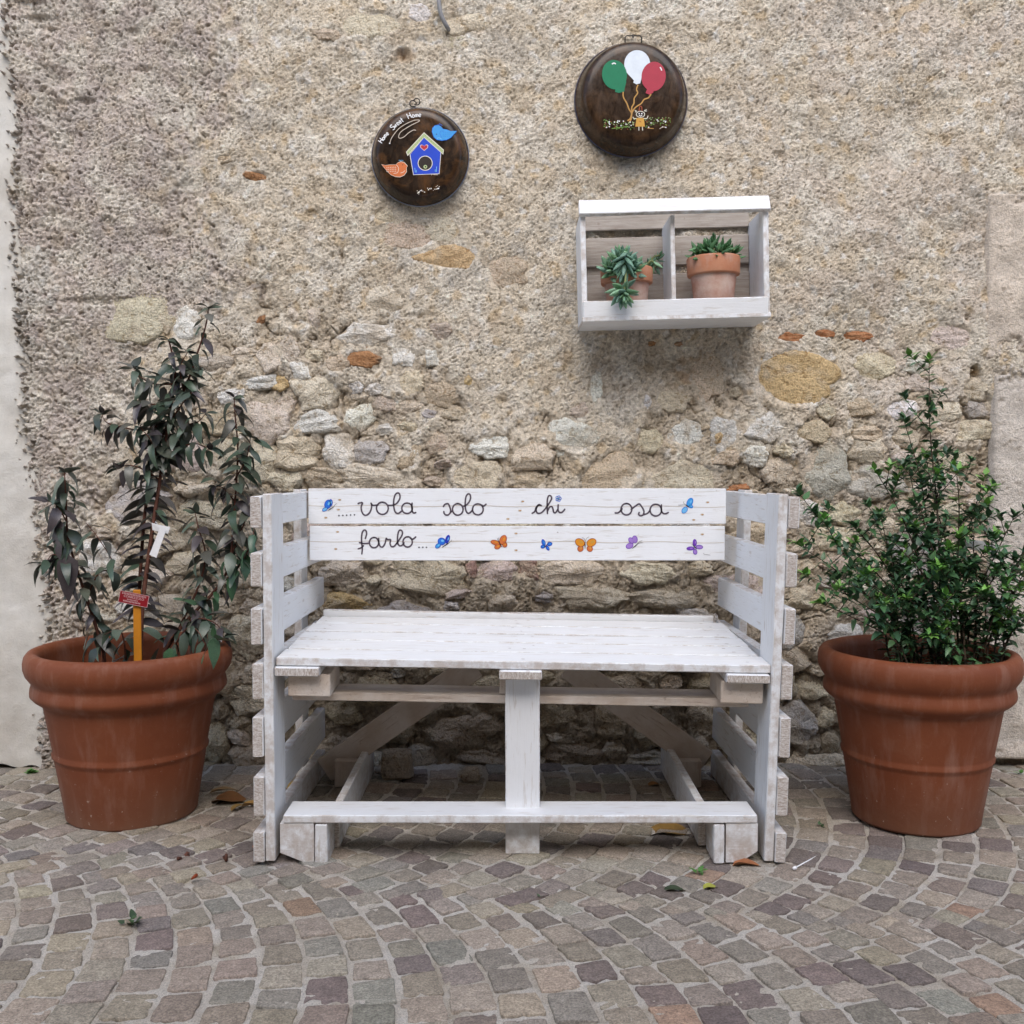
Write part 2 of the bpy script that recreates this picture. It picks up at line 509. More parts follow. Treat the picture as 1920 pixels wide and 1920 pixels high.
bn = lambda l1, l2, s, sl=0.0, an=1.0: bandnoise(NZ, NX, STEP, l1, l2, s, sl, an)
nA = bn(.30, 1.6, 1); nB = bn(.05, .28, 2, 0.6); nC = bn(.015, .048, 3, 0.3); nD = bn(.0082, .015, 4); nE = bn(.12, .5, 5, 0.5); nF = bn(.03, .12, 6, 0.3, 1.5)
nP = bn(.018, .05, 7)

# edge of the rough coat against the smooth plaster on the left (photo pixels)
eb_v = [-200, 0, 130, 200, 330, 470, 490, 560, 600, 657, 744, 788, 832, 919, 977, 1007, 1042, 1080, 1150, 1300, 1450, 1600]
eb_u = [14, 20, 28, 38, 34, 36, 38, 42, 44, 52, 48, 52, 62, 70, 74, 84, 76, 96, 106, 88, 82, 80]
edge = np.interp(gV, eb_v, eb_u) + 9 * nC + 5 * nF
left_out = sstep(4, -4, gU - edge)

# grey lilac coat on the left
gl_v = [-200, 0, 60, 220, 240, 330, 470, 560, 620, 760, 900, 1500]
gl_u = [405, 405, 408, 432, 380, 330, 400, 430, 260, 215, 160, 120]
greyb = np.interp(gV, gl_v, gl_u) + 16 * nF + 10 * nC
grey = sstep(14, -14, gU - greyb); greyc = sstep(70, -45, gU - greyb + 30 * nB)
# pale weathered strip beside the smooth plaster
strip = sstep(12, -12, gU - (np.interp(gV, [-200, 450, 470, 575, 600, 1600], [0, 0, 100, 100, 60, 60]) + 14 * nF)) * (1 - left_out)

# where the coat has come off and the rubble stands bare
vb = np.interp(gU, [-100, 60, 250, 330, 420, 600, 760, 860, 1000, 1150, 1250, 1450, 1600, 1840, 2300],
               [1060, 1040, 940, 880, 650, 590, 660, 790, 860, 860, 800, 770, 750, 760, 760])
E = sstep(-70, 60, gV - vb + 55 * nE + 20 * nF)
E *= sstep(10, 150, gU - edge)
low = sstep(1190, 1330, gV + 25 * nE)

h = 0.006 * nA + 0.0021 * nB
g0 = 0.42 * nC + 0.85 * nD
rough = 0.0018 * (1 + 0.35 * grey + 0.35 * E)
h += rough * g0 - 0.0036 * np.clip(-g0 - 1.15, 0, 1.3) * (1 + 0.8 * grey)
h += (0.0007 + 0.0012 * E) * nF
h -= 0.008 * np.clip(nP - 1.7, 0, 1.2) * (0.45 + 1.3 * grey)
h += 0.006 * grey + 0.010 * sstep(110, 10, gU - edge)
deep = E * sstep(790, 930, gV + 25 * nE)
h -= E * (0.006 + 0.006 * np.clip(nE, -1, 1.5) + 0.005 * np.clip(nF, -1.2, 1.5)) + deep * 0.011
crack = np.clip(1 - np.abs(bn(.09, .35, 9)) * 9, 0, 1)
h -= E * 0.020 * crack * sstep(-0.2, 0.8, nE)
h -= low * (0.026 + 0.008 * nB) * sstep(90, 200, gU)
h -= 0.07 * left_out * sstep(2, -22, gU - edge)

def blob(u, v, ru, rv):
    return np.clip(1 - ((gU - u) / ru) ** 2 - ((gV - v) / rv) ** 2, 0, 1)
# holes and hollows one can see
for (u, v, ru, rv, dp) in [(1828, 705, 11, 22, .05), (755, 103, 14, 12, .018), (1300, 805, 16, 18, .02), (1050, 168, 12, 10, .008),
                           (1460, 290, 14, 10, .014), (75, 38, 26, 9, .02), (60, 8, 30, 8, .02), (160, 188, 20, 7, .016), (270, 132, 18, 7, .014),
                           (205, 425, 14, 20, .016), (300, 440, 24, 9, .016), (250, 62, 16, 8, .012), (110, 150, 24, 18, .010),
                           (560, 605, 30, 10, .012), (790, 592, 40, 6, .010), (205, 566, 90, 9, .016), (1535, 880, 10, 14, .02), (585, 400, 14, 8, .01), (1015, 690, 8, 8, .01)]:
    bl = blob(u, v, ru, rv)
    h -= dp * np.sqrt(bl) * (0.8 + 0.25 * nC)

# ---- list of the stones that show (photo pixels), then the coat is cut back round each of them
RS = random.Random(5)
HAND = """265 597 122 92 y .012;345 607 60 62 w .014;313 613 18 32 b .012;615 66 66 24 t .004;570 148 38 38 w .010;695 45 120 48 y .003;860 45 92 34 y .004;788 26 50 34 w .006
790 392 150 40 y .005;728 402 62 30 y .005;832 430 58 46 y .006;764 442 108 50 t .005;846 482 112 48 o .008;946 508 76 62 t .004;716 560 76 52 y .010
480 330 46 18 r .003;420 299 30 16 t .004;587 592 30 42 y .014;550 590 22 26 c .012;487 597 18 15 r .010;690 628 112 40 w .018;828 620 42 30 p .012
508 667 46 56 y .012;544 657 36 50 c .012;678 673 64 34 r .008;633 682 44 34 t .010;759 668 50 38 w .012;812 670 28 36 w .008;566 695 40 36 w .014;484 718 72 26 w .016;523 717 36 28 o .014
594 736 88 62 y .018;667 726 30 20 w .014;698 729 36 26 w .014;769 717 50 46 y .008;670 742 36 20 p .010;500 780 98 84 y .020;594 793 78 42 w .020;672 780 60 42 w .016
719 806 36 24 w .012;766 801 42 22 c .012;850 776 40 18 c .010;556 848 88 66 c .024;634 848 66 66 w .024;692 846 70 50 g .018;822 832 46 42 p .012;769 862 40 48 t .018
490 868 60 78 y .022;419 852 56 62 c .020;534 899 62 40 y .020;606 896 78 36 t .020;712 900 142 44 y .018;878 714 16 18 o .006;430 908 52 32 c .018
1079 820 82 64 w .012;1222 825 54 44 y .010;1357 812 54 56 w .010;1350 816 22 30 o .012;1438 803 76 50 w .016;1332 703 62 82 t .003;1485 710 156 112 o .012
1147 890 108 62 t .012;1288 893 142 52 y .010;1416 854 48 42 w .018;991 901 72 36 t .012;1222 644 15 10 r .003;1272 644 16 10 r .003;1116 727 24 54 w .005;1216 753 16 26 w .004;1090 770 36 28 p .006
1460 882 62 52 c .016;1546 884 92 104 g .020;1640 908 122 62 g .020;1785 632 84 46 p .008;1627 813 58 26 t .016;1632 845 76 50 y .012;1776 772 62 44 y .012;1514 962 52 46 w .016;1583 962 62 40 y .014;1789 860 60 50 c .014;1700 820 60 40 p .012;1720 720 60 30 p .006
639 1078 92 50 y .022;805 1083 142 66 c .026;930 1072 82 40 k .022;884 1068 22 34 m .016;990 1070 38 34 m .014;1072 1077 122 50 y .024;1216 1075 108 44 y .022;1312 1068 52 30 y .020;1107 1121 132 50 c .024;1262 1120 132 46 c .024;643 1133 92 40 o .020;857 1115 52 20 k .022;1019 1122 36 24 g .018;740 1112 44 30 b .010
1506 1122 52 40 c .022;1552 1128 70 40 b .018;1486 1190 50 62 g .022;1494 1238 58 52 c .024;1585 1188 62 40 w .020;1532 1296 62 44 y .024;1500 1364 76 82 g .028;1560 1352 46 40 c .020;1528 1438 118 38 y .026;1562 1400 36 40 b .016;1500 1066 70 34 y .018;1572 1060 60 34 t .018
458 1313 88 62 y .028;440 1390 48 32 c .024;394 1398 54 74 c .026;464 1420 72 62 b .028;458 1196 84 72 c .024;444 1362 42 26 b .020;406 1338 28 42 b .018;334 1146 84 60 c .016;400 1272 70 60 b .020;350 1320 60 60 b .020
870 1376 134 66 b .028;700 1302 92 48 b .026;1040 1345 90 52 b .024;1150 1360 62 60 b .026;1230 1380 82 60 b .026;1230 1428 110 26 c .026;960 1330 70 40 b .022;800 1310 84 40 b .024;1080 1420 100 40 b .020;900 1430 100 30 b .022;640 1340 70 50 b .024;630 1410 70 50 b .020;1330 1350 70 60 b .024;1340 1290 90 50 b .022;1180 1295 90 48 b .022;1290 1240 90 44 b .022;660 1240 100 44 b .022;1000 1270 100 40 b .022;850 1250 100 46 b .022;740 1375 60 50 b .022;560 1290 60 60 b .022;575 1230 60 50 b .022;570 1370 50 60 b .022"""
SL = []
for line in HAND.replace('\n', ';').split(';'):
    a = line.split()
    SL.append((float(a[0]), float(a[1]), float(a[2]), float(a[3]), a[4], float(a[5]), 'stone'))
for (u, v, w, hh) in [(1483, 632, 50, 18), (1547, 625, 44, 15), (1612, 628, 64, 17), (1388, 915, 50, 14)]:
    SL.append((u, v, w, hh, 'r', .003, 'brick'))
nfill = 0
for tr in range(26000):
    if nfill >= 175: break
    big = max(0.0, 1 - tr / 14000)
    u = RS.uniform(100, 1838); v = RS.uniform(660, 1455)
    w = RS.uniform(24 + 50 * big, 46 + 84 * big); hh = w * RS.uniform(.48, .85)
    if v < 800 and w > 80: continue
    p = at(u, v, YW)
    i = int((p.z - WZ[0]) / STEP); j = int((p.x - WX[0]) / STEP)
    if not (0 <= i < NZ and 0 <= j < NX) or E[i, j] < 0.7: continue
    if any((abs(u - t[0]) / (w / 2 + t[2] / 2 + 1)) ** 2.6 + (abs(v - t[1]) / (hh / 2 + t[3] / 2 + 1)) ** 2.6 < 1.0 for t in SL): continue
    SL.append((u, v, w, hh, RS.choice('yycctwgypw') if v < 1180 else RS.choice('bcygt'), RS.uniform(.014, .028) if v > 830 else RS.uniform(.008, .016), 'stone'))
    nfill += 1
SH = []
for (u, v, w, hh, c, pr, nm) in SL:
    p = at(u, v, YW)
    rx, rz = w * PXW / 2, hh * PXW / 2
    if v > 850 and pr >= .012: pr += .004
    j0, j1 = int((p.x - rx * 1.5 - WX[0]) / STEP), int((p.x + rx * 1.5 - WX[0]) / STEP) + 1
    i0, i1 = int((p.z - rz * 1.5 - WZ[0]) / STEP), int((p.z + rz * 1.5 - WZ[0]) / STEP) + 1
    i0, j0 = max(i0, 0), max(j0, 0)
    sub = (slice(i0, i1), slice(j0, j1))
    d = np.sqrt(((gX[sub] - p.x) / rx) ** 2 + ((gZ[sub] - p.z) / rz) ** 2)
    hl = float(np.median(h[sub]))
    SH.append(hl)
    target = hl + pr * 0.35 - 0.006
    m_ = sstep(1.02, 0.72, d)
    h[sub] = h[sub] * (1 - m_) + np.minimum(h[sub], target) * m_
    if pr >= .015:
        ms = sstep(1.45, 1.05, d) * (1 - sstep(1.0, .8, d))
        h[sub] -= 0.004 * ms * np.clip(0.6 + nF[sub], 0, 2)

# ---- albedo of the coat: lime, sand, stains, painted shade under shelf and bench
def c3(*c): return np.array(c, np.float32)
cream, sand, pale, pink, lilac, ochr, whit, mort = c3(.585, .512, .405), c3(.535, .445, .325), c3(.635, .585, .50), c3(.565, .49, .41), c3(.50, .435, .385), c3(.50, .37, .21), c3(.67, .64, .59), c3(.46, .385, .29)
wc = np.zeros((NZ, NX, 3), np.float32) + cream
def lay(c, m):
    global wc
    wc = wc * (1 - m[..., None]) + c * m[..., None]
q1 = bn(.15, .6, 11, .4); q2 = bn(.10, .5, 12, .4); q3 = bn(.05, .25, 13, .3); q4 = bn(.2, .9, 14, .4)
lay(sand, 0.5 * sstep(0.2, 1.5, q1)); lay(pale, 0.75 * sstep(0.3, 1.4, q2)); lay(pink, sstep(1250, 1600, gU) * 0.75 * sstep(-0.8, 0.8, q4))
lay(pale, 0.55 * sstep(500, 900, gV) * sstep(380, 560, gU) * sstep(1100, 800, gU))
lay(ochr, 0.55 * sstep(1.0, 1.9, q3)); lay(whit, 0.75 * sstep(1.15, 2.0, bn(.03, .16, 15, .2)))
lay(mort, E * 0.70 * sstep(-0.9, 0.7, nE)); lay(mort * 0.94, deep * 0.6); lay(mort * 0.68, 0.85 * low)  # foot of the wall darkened to paint in the under-bench shade
lay(lilac, np.clip(greyc * (0.80 + 0.15 * q3), 0, 1)); lay(pale * .92, greyc * 0.6 * sstep(0.0, 1.2, q2)); lay(c3(.40, .345, .315), greyc * 0.6 * sstep(0.3, 1.5, q1))
lay(c3(.53, .50, .44), strip * 0.8)
lay(c3(.43, .36, .28), 0.5 * sstep(640, 680, gV) * sstep(790, 740, gV) * sstep(1095, 1120, gU) * sstep(1420, 1390, gU))  # cast shadow of the shelf painted into the wall colour
lay(c3(.34, .21, .11), 0.55 * np.sqrt(blob(1300, 700, 60, 60)) * sstep(-.4, .8, nF)); lay(c3(.30, .19, .10), 0.6 * np.sqrt(blob(757, 105, 26, 16)))
lay(c3(.25, .22, .12), 0.7 * np.sqrt(blob(852, 72, 24, 22)) * sstep(-.3, .8, nC))
lay(c3(.44, .36, .27), 0.5 * sstep(0.9, 2.0, bn(.06, .3, 18, .4)) * (1 - E)); lay(c3(.47, .43, .37), 0.6 * sstep(0.7, 1.9, bn(.12, .5, 19, .5)) * (1 - E)); lay(c3(.66, .61, .52), 0.6 * sstep(0.6, 1.6, bn(.08, .4, 20, .4)) * (1 - E))
wc *= (1 + 0.07 * nC + 0.05 * bn(.009, .02, 16))[..., None]
wc = np.clip(wc * 1.13, 0.02, 0.80)

wall = thing('stone_wall', (0, YW, 0), 'old rubble stone wall with rough crumbling lime render behind the white bench', 'wall')
co = np.stack([gX, YW - h, gZ], -1).reshape(-1, 3)
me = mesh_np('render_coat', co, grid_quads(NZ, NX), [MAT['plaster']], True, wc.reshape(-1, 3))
link(bpy.data.objects.new('render_coat', me), wall)

# upper part and far ends of the wall, beyond the picture
def box_mb(mb, x0, x1, y0, y1, z0, z1, mi=0):
    v = [(x0, y0, z0), (x1, y0, z0), (x1, y1, z0), (x0, y1, z0), (x0, y0, z1), (x1, y0, z1), (x1, y1, z1), (x0, y1, z1)]
    mb.add(v, [(0, 3, 2, 1), (4, 5, 6, 7), (0, 1, 5, 4), (1, 2, 6, 5), (2, 3, 7, 6), (3, 0, 4, 7)], mi, False)
def coarse(name, x0, x1, z0, z1, seed, parent, c):
    s = 0.05
    xs = np.linspace(x0, x1, int((x1 - x0) / s) + 2); zs = np.linspace(z0, z1, int((z1 - z0) / s) + 2)
    X, Z = np.meshgrid(xs, zs)
    n = bandnoise(len(zs), len(xs), s, .1, 1.0, seed)
    cc = np.zeros(X.shape + (3,), np.float32) + c
    m = mesh_np(name, np.stack([X, YW + 0.012 - 0.006 * n, Z], -1).reshape(-1, 3), grid_quads(len(zs), len(xs)), [MAT['plaster']], True, (cc * (1 + .06 * n[..., None])).reshape(-1, 3))
    return link(bpy.data.objects.new(name, m), parent)
coarse('upper_wall', -2.16, 16, 2.72, 7.5, 21, wall, cream)
coarse('wall_end', 2.15, 16, -0.06, 2.73, 22, wall, pink)

# ---- stones of the wall
def stone_mesh(w, hh, thick, seed, nseg=40, ragged=0.0):
    rs = np.random.RandomState(seed)
    ne = rs.choice([4, 5, 5, 6, 6, 7])
    al = (np.arange(ne) + rs.uniform(-.30, .30, ne)) * 2 * math.pi / ne + (math.pi / 4 if ne == 4 else rs.uniform(0, 6.28))
    if ne == 4: al -= math.pi / 4
    dist = rs.uniform(.78, .98, ne)
    th = np.arange(nseg) * 2 * math.pi / nseg
    c = np.cos(th[:, None] - al[None, :])
    r = np.min(np.where(c > 0.12, dist[None, :] / np.maximum(c, 0.12), 9), 1)
    r = np.minimum(r, 1.24)
    r = r * (1 + 0.06 * np.interp(th, np.arange(14) * .4833, rs.standard_normal(14)) + 0.025 * rs.standard_normal(nseg) + ragged * np.interp(th, np.arange(26) * .2513, rs.standard_normal(26)))
    rings = np.array([0.14, 0.32, 0.50, 0.66, 0.80, 0.90, 0.955, 0.985, 1.0, 1.0])
    X = rings[:, None] * (r * np.cos(th))[None, :]; Y = rings[:, None] * (r * np.sin(th))[None, :]
    tri = lambda x: np.abs((x / math.pi) % 2 - 1) * 2 - 1
    nz = 0
    for i in range(9):
        a = rs.uniform(0, 6.28); f = rs.uniform(1.2, 3.2) * (1 + .55 * i); st = rs.uniform(.5, 1.0)
        nz = nz + 0.17 / (1 + .5 * i) * tri(f * (X * math.cos(a) * st + Y * math.sin(a)) + rs.uniform(0, 6.28))
    nz = nz + 0.03 * rs.standard_normal(X.shape)
    top = np.ones_like(X) * 1.05
    for k in range(6):
        a = rs.uniform(0, 6.28); s = rs.uniform(.2, 1.5)
        top = np.minimum(top, 1 + rs.uniform(-.15, .45) * s - s * (X * math.cos(a) + Y * math.sin(a)) * .9)
    pr = np.clip(1 - rings ** 16, 0, 1)[:, None] ** 0.7
    Zz = np.clip(top * 0.85 + nz, .1, 1.5) * pr - (1 - pr) * 0.55
    Zz[-1] = -2.2
    v = np.stack([X * w / 2, -(Zz * thick), Y * hh / 2], -1).reshape(-1, 3)
    vc = np.array([[0, -(float(Zz[0].mean())) * thick, 0]])
    v = np.concatenate([v, vc])
    nr = len(rings); q = []
    for i in range(nr - 1):
        for k in range(nseg):
            a = i * nseg + k; b = i * nseg + (k + 1) % nseg
            q.append((a, a + nseg, b + nseg, b))
    t = [(len(v) - 1, k, (k + 1) % nseg) for k in range(nseg)]
    return mesh_np('stone', v, q, [], False, None, t)
CC = dict(c=(.63, .55, .43), w=(.76, .73, .67), t=(.58, .48, .355), o=(.60, .44, .235), g=(.47, .435, .39), p=(.57, .475, .40), r=(.40, .21, .10), b=(.46, .385, .285), y=(.68, .60, .465), k=(.60, .51, .48), m=(.36, .23, .19))  # b: dark stones, mostly at the foot, with under-bench shade painted in
for (u, v, w, hh, c, pr, nm), hl in zip(SL, SH):
    seed = int(u * 7 + v * 13) % 100000
    rr = random.Random(seed)
    me = stone_mesh(w * PXW * 1.18, hh * PXW * 1.18, (pr * 1.0 + .009) if v > 830 else pr * .9 + .008, seed, ragged=.11 if pr <= .007 else .05)
    me.materials.append(MAT['brick' if nm == 'brick' else 'stone'])
    o = bpy.data.objects.new(nm, me)
    p = at(u, v, YW)
    link(o, wall, Matrix.Translation((p.x, YW - hl + 0.006, p.z)) @ Matrix.Rotation(rr.uniform(-.14, .14), 4, 'Y'))
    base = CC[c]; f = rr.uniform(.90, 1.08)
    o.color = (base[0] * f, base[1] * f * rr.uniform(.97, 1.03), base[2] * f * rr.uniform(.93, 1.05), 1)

# dressed corner blocks at the right
def block(u0, u1, v0, v1, seed, c, eroded_spots):
    s = 0.006
    a = at(u0, v1, YW); b = at(u1, v0, YW)
    xs = np.arange(a.x, b.x, s); zs = np.arange(a.z, b.z, s)
    X, Z = np.meshgrid(xs, zs); n1 = bandnoise(len(zs), len(xs), s, .013, .05, seed); n2 = bandnoise(len(zs), len(xs), s, .08, .4, seed + 1, .4); n3 = bandnoise(len(zs), len(xs), s, .02, .06, seed + 2)
    hh = 0.016 + 0.0010 * n1 + 0.002 * n2 - 0.005 * np.clip(n3 - 1.6, 0, 1.2)
    ed = np.minimum(np.minimum(X - a.x, b.x - X), np.minimum(Z - a.z, b.z - Z))
    hh -= 0.03 * np.clip(1 - ed / 0.010, 0, 1) ** 2
    dv = np.zeros_like(X)
    for (du, dvv, ru, rv) in eroded_spots:
        dp = at(du, dvv, YW)
        bl = np.clip(1 - ((X - dp.x) / (ru * PXW)) ** 2 - ((Z - dp.z) / (rv * PXW)) ** 2, 0, 1)
        dv = np.maximum(dv, np.sqrt(bl) * sstep(-.9, .5, n3 + 0.5 * n1))
    hh -= 0.016 * dv
    cc = np.zeros(X.shape + (3,), np.float32) + np.array(c, np.float32)
    cc = cc * (1 + 0.07 * n2[..., None] + 0.05 * n1[..., None])
    cc = cc * (1 - 0.35 * dv[..., None])  # eroded spots are darker as well as sunk
    m = mesh_np('corner_block', np.stack([X, YW - hh, Z], -1).reshape(-1, 3), grid_quads(len(zs), len(xs)), [MAT['plaster']], True, cc.reshape(-1, 3))
    link(bpy.data.objects.new('corner_block', m), wall)
block(1843, 2120, 362, 676, 31, (.64, .555, .46), [(1902, 374, 20, 12), (1915, 665, 60, 40)])
block(1846, 2120, 668, 1424, 34, (.63, .57, .50), [(1890, 690, 60, 30)])

# ---- smooth plaster of the neighbouring house, at the left
pw = thing('plaster_wall', (-2.2, YW, 0), 'smooth pale grey plaster wall at the left edge meeting the rough stone wall', 'wall')
s = 0.012
xs = np.arange(-2.2, -1.30, s); zs = np.arange(0.0, 2.76, s)
X, Z = np.meshgrid(xs, zs); n1 = bandnoise(len(zs), len(xs), s, .1, .6, 41, .5); n2 = bandnoise(len(zs), len(xs), s, .03, .08, 42)
Ub = 960 + F * X / (YW * math.cos(TH) - (Z - H) * math.sin(TH)); Vb = 960 - F * (YW * math.sin(TH) + (Z - H) * math.cos(TH)) / (YW * math.cos(TH) - (Z - H) * math.sin(TH))
inside = (Ub < np.interp(Vb, eb_v, eb_u) + 46).ravel()
pq = grid_quads(len(zs), len(xs)); pq = pq[inside[pq].all(1)]
m = mesh_np('plaster_face', np.stack([X, YW + 0.003 - 0.002 * n1 - 0.0006 * n2, Z + 0.012 * n1 * (Z < 0.03)], -1).reshape(-1, 3), pq, [MAT['smooth']])
link(bpy.data.objects.new('plaster_face', m), pw)
mb = MB(); box_mb(mb, -22, -2.195, YW - 0.004, YW + 0.3, 0.0, 7.5); box_mb(mb, -2.195, -2.16, YW - 0.002, YW + .3, 2.755, 7.5)
mb.obj('plaster_end', MAT['smooth'], pw)

# ---- unseen house front behind the camera, added to shade the lane
fac = thing('shade_facade', (0, -3.4, 0), 'unseen plain house front added behind the camera to shade the lane', 'light blocker')
mb = MB(); box_mb(mb, -9, 9, -3.9, -3.4, 0, 5.2)
mb.obj('wall', MAT['shade_facade'], fac)
for x in (-5, -1.8, 1.8, 5):
    for z in (1.0, 3.2):
        mb = MB()
        for (x0, x1) in ((x - .48, x - .01), (x + .01, x + .48)):
            box_mb(mb, x0, x1, -3.40, -3.355, z, z + 1.4)
            for k in range(12): box_mb(mb, x0 + .05, x1 - .05, -3.355, -3.34, z + .06 + k * .108, z + .13 + k * .108)
        mb.obj('added_shutter', MAT['added_shutter'], fac)

# ================================================================== GROUND
gr_m = bpy.data.meshes.new('ground')
gr_m.from_pydata([(-60, -60, -.022), (60, -60, -.022), (60, 60, -.022), (-60, 60, -.022)], [], [(0, 1, 2, 3)])
gr_m.materials.append(MAT['joint'])
tag(link(bpy.data.objects.new('ground', gr_m)), kind='structure')
pav = bpy.data.objects.new('pavement', None); link(pav); tag(pav, kind='structure')
s = 0.010
xs = np.arange(-2.7, 2.7, s); ys = np.arange(-0.2, 3.42, s)
X, Y = np.meshgrid(xs, ys)
b1 = bandnoise(len(ys), len(xs), s, .3, 1.4, 51); b2 = bandnoise(len(ys), len(xs), s, .03, .12, 52); b3 = bandnoise(len(ys), len(xs), s, .02, .05, 53)
def gz(x, y):
    i = min(max(int((y + 0.2) / s), 0), len(ys) - 1); j = min(max(int((x + 2.7) / s), 0), len(xs) - 1)
    return float(0.003 * b1[i, j])
Z = 0.003 * b1 - 0.0022 + 0.0014 * b2 + 0.0009 * b3
m = mesh_np('joint_sand', np.stack([X, Y, Z], -1).reshape(-1, 3), grid_quads(len(ys), len(xs)), [MAT['joint']])
tag(link(bpy.data.objects.new('joint_sand', m), pav), kind='stuff')

RAD, SP, HALF = 1.04, 0.091, 0.7071
LANES = [1.53 - 1.4708, 1.53, 1.53 + 1.4708]
CR = random.Random(11)
polys = []
wq = SP * 0.7071
for yc in LANES:
    for k in range(-40, 40):
        x0 = k * SP
        a0 = -math.pi / 4 + (wq / 2) / RAD; a1 = math.pi / 4 - (wq / 2) / RAD
        bnd = [a0]
        while bnd[-1] < a1 - 0.05:
            c = math.cos(bnd[-1])
            bnd.append(bnd[-1] + CR.uniform(.066, .100) * (0.80 + 0.20 * c))
        sc = (a1 - a0) / (bnd[-1] - a0)
        bnd = [a0 + (t - a0) * sc for t in bnd]
        for j in range(len(bnd) - 1):
            A, B = bnd[j], bnd[j + 1]
            outA, outB = A + SP * math.sin(A) / RAD, B + SP * math.sin(B) / RAD
            q = [(x0 + RAD * math.cos(A), yc + RAD * math.sin(A)), (x0 + SP + RAD * math.cos(outA), yc + RAD * math.sin(outA)),
                 (x0 + SP + RAD * math.cos(outB), yc + RAD * math.sin(outB)), (x0 + RAD * math.cos(B), yc + RAD * math.sin(B))]
            polys.append(q)
        xb = x0 + RAD * HALF + SP / 2; yb = yc + RAD * HALF
        polys.append([(xb - SP / 2, yb), (xb, yb - SP / 2), (xb + SP / 2, yb), (xb, yb + SP / 2)])
keep = []
TA = R(-8.0); ca_, sa_ = math.cos(TA), math.sin(TA)
for q in polys:
    q = [(x * ca_ - (y_ - 2) * sa_, 2 + x * sa_ + (y_ - 2) * ca_) for x, y_ in q]
    cx = sum(p[0] for p in q) / 4; cy = sum(p[1] for p in q) / 4
    if not (-2.6 < cx < 2.6 and -0.1 < cy < 3.345): continue
    keep.append((cx, cy, q))
PAL = [((.310, .275, .236), 46), ((.285, .245, .210), 26), ((.198, .166, .156), 18), ((.262, .238, .212), 26), ((.300, .215, .168), 2), ((.320, .278, .222), 9), ((.218, .196, .188), 13), ((.272, .258, .234), 8)]
PALW = [w for _, w in PAL]
def cobble_geo(cx, cy, q):
    g = CR.uniform(.0042, .0075)
    pts = []
    for i in range(4):
        p = Vector(q[i]) + Vector((CR.uniform(-.005, .005), CR.uniform(-.005, .005)))
        pts.append(p)
    c = sum(pts, Vector((0, 0))) / 4
    ins = []
    for p in pts:
        d = p - c
        ins.append(c + d * max(0.55, 1 - g * 1.35 / max(d.length, .01)))
    ring = []
    for i in range(4):
        p, nx_, pv = ins[i], ins[(i + 1) % 4], ins[i - 1]
        rc = CR.uniform(.04, .13)
        a = p.lerp(pv, rc); b = p.lerp(nx_, rc)
        ring += [a, (a + b) * .25 + p * .5, b]
        mid = p.lerp(nx_, .5); nrm = (mid - c).normalized()
        ring.append(p.lerp(nx_, CR.uniform(.32, .42)) + nrm * CR.uniform(-.0018, .0018))
        ring.append(p.lerp(nx_, CR.uniform(.58, .68)) + nrm * CR.uniform(-.0018, .0018))
    n = len(ring)
    zt = CR.uniform(.0002, .0034); tx, ty = CR.uniform(-.05, .05), CR.uniform(-.05, .05)
    vs = []; z0 = gz(cx, cy)
    for f, z in ((1.0, -.02), (1.0, zt - .0026), (.985, zt - .0007), (.95, zt), (.5, zt + .0006)):
        for p in ring:
            r = (p - c) * f
            zz = z if z < -.01 else z + r.x * tx + r.y * ty + CR.uniform(-.0005, .0005)
            vs.append((r.x, r.y, zz))
    vs.append((0, 0, zt + .0012))
    qd = [(i * n + k, i * n + (k + 1) % n, (i + 1) * n + (k + 1) % n, (i + 1) * n + k) for i in range(4) for k in range(n)]
    tr = [(4 * n + k, 4 * n + (k + 1) % n, len(vs) - 1) for k in range(n)]
    return (c.x, c.y, z0), vs, qd, tr
def poly_area_px(q):
    pp = [proj(x, y, 0) for x, y in q]
    return abs(sum(pp[i][0] * pp[(i + 1) % 4][1] - pp[(i + 1) % 4][0] * pp[i][1] for i in range(4))) / 2
scored = []
for t in keep:
    cx, cy, q = t
    a = 0
    if cy > 1.0:
        u, v = proj(cx, cy, 0)
        if -20 < u < 1940 and v < 1945: a = poly_area_px(q)
    scored.append((a, t))
scored.sort(key=lambda s_: -s_[0])
jv, jq, jt, jc = [], [], [], []
for i, (a, (cx, cy, q)) in enumerate(scored):
    loc, vs, qd, tr = cobble_geo(cx, cy, q)
    base = CR.choices([c for c, _ in PAL], PALW)[0]; f = CR.uniform(.82, 1.18)
    colr = tuple(x * f * k_ * CR.uniform(.97, 1.03) for x, k_ in zip(base, (1.0, .97, .90)))
    if i < 300:
        me = mesh_np('cobble', vs, qd, [MAT['cobble']], True, None, tr)
        o = link(bpy.data.objects.new('cobble', me), pav, Matrix.Translation(loc))
        o.color = (*colr, 1)
    else:
        b = len(jv)
        jv += [(x + loc[0], y + loc[1], z + loc[2]) for x, y, z in vs]
        jq += [tuple(b + k for k in f_) for f_ in qd]; jt += [tuple(b + k for k in f_) for f_ in tr]
        jc += [colr] * len(vs)
me = mesh_np('cobble_field', jv, jq, [MAT['cobble_joined']], True, np.array(jc, np.float32), jt)
tag(link(bpy.data.objects.new('cobble_field', me), pav), kind='stuff')

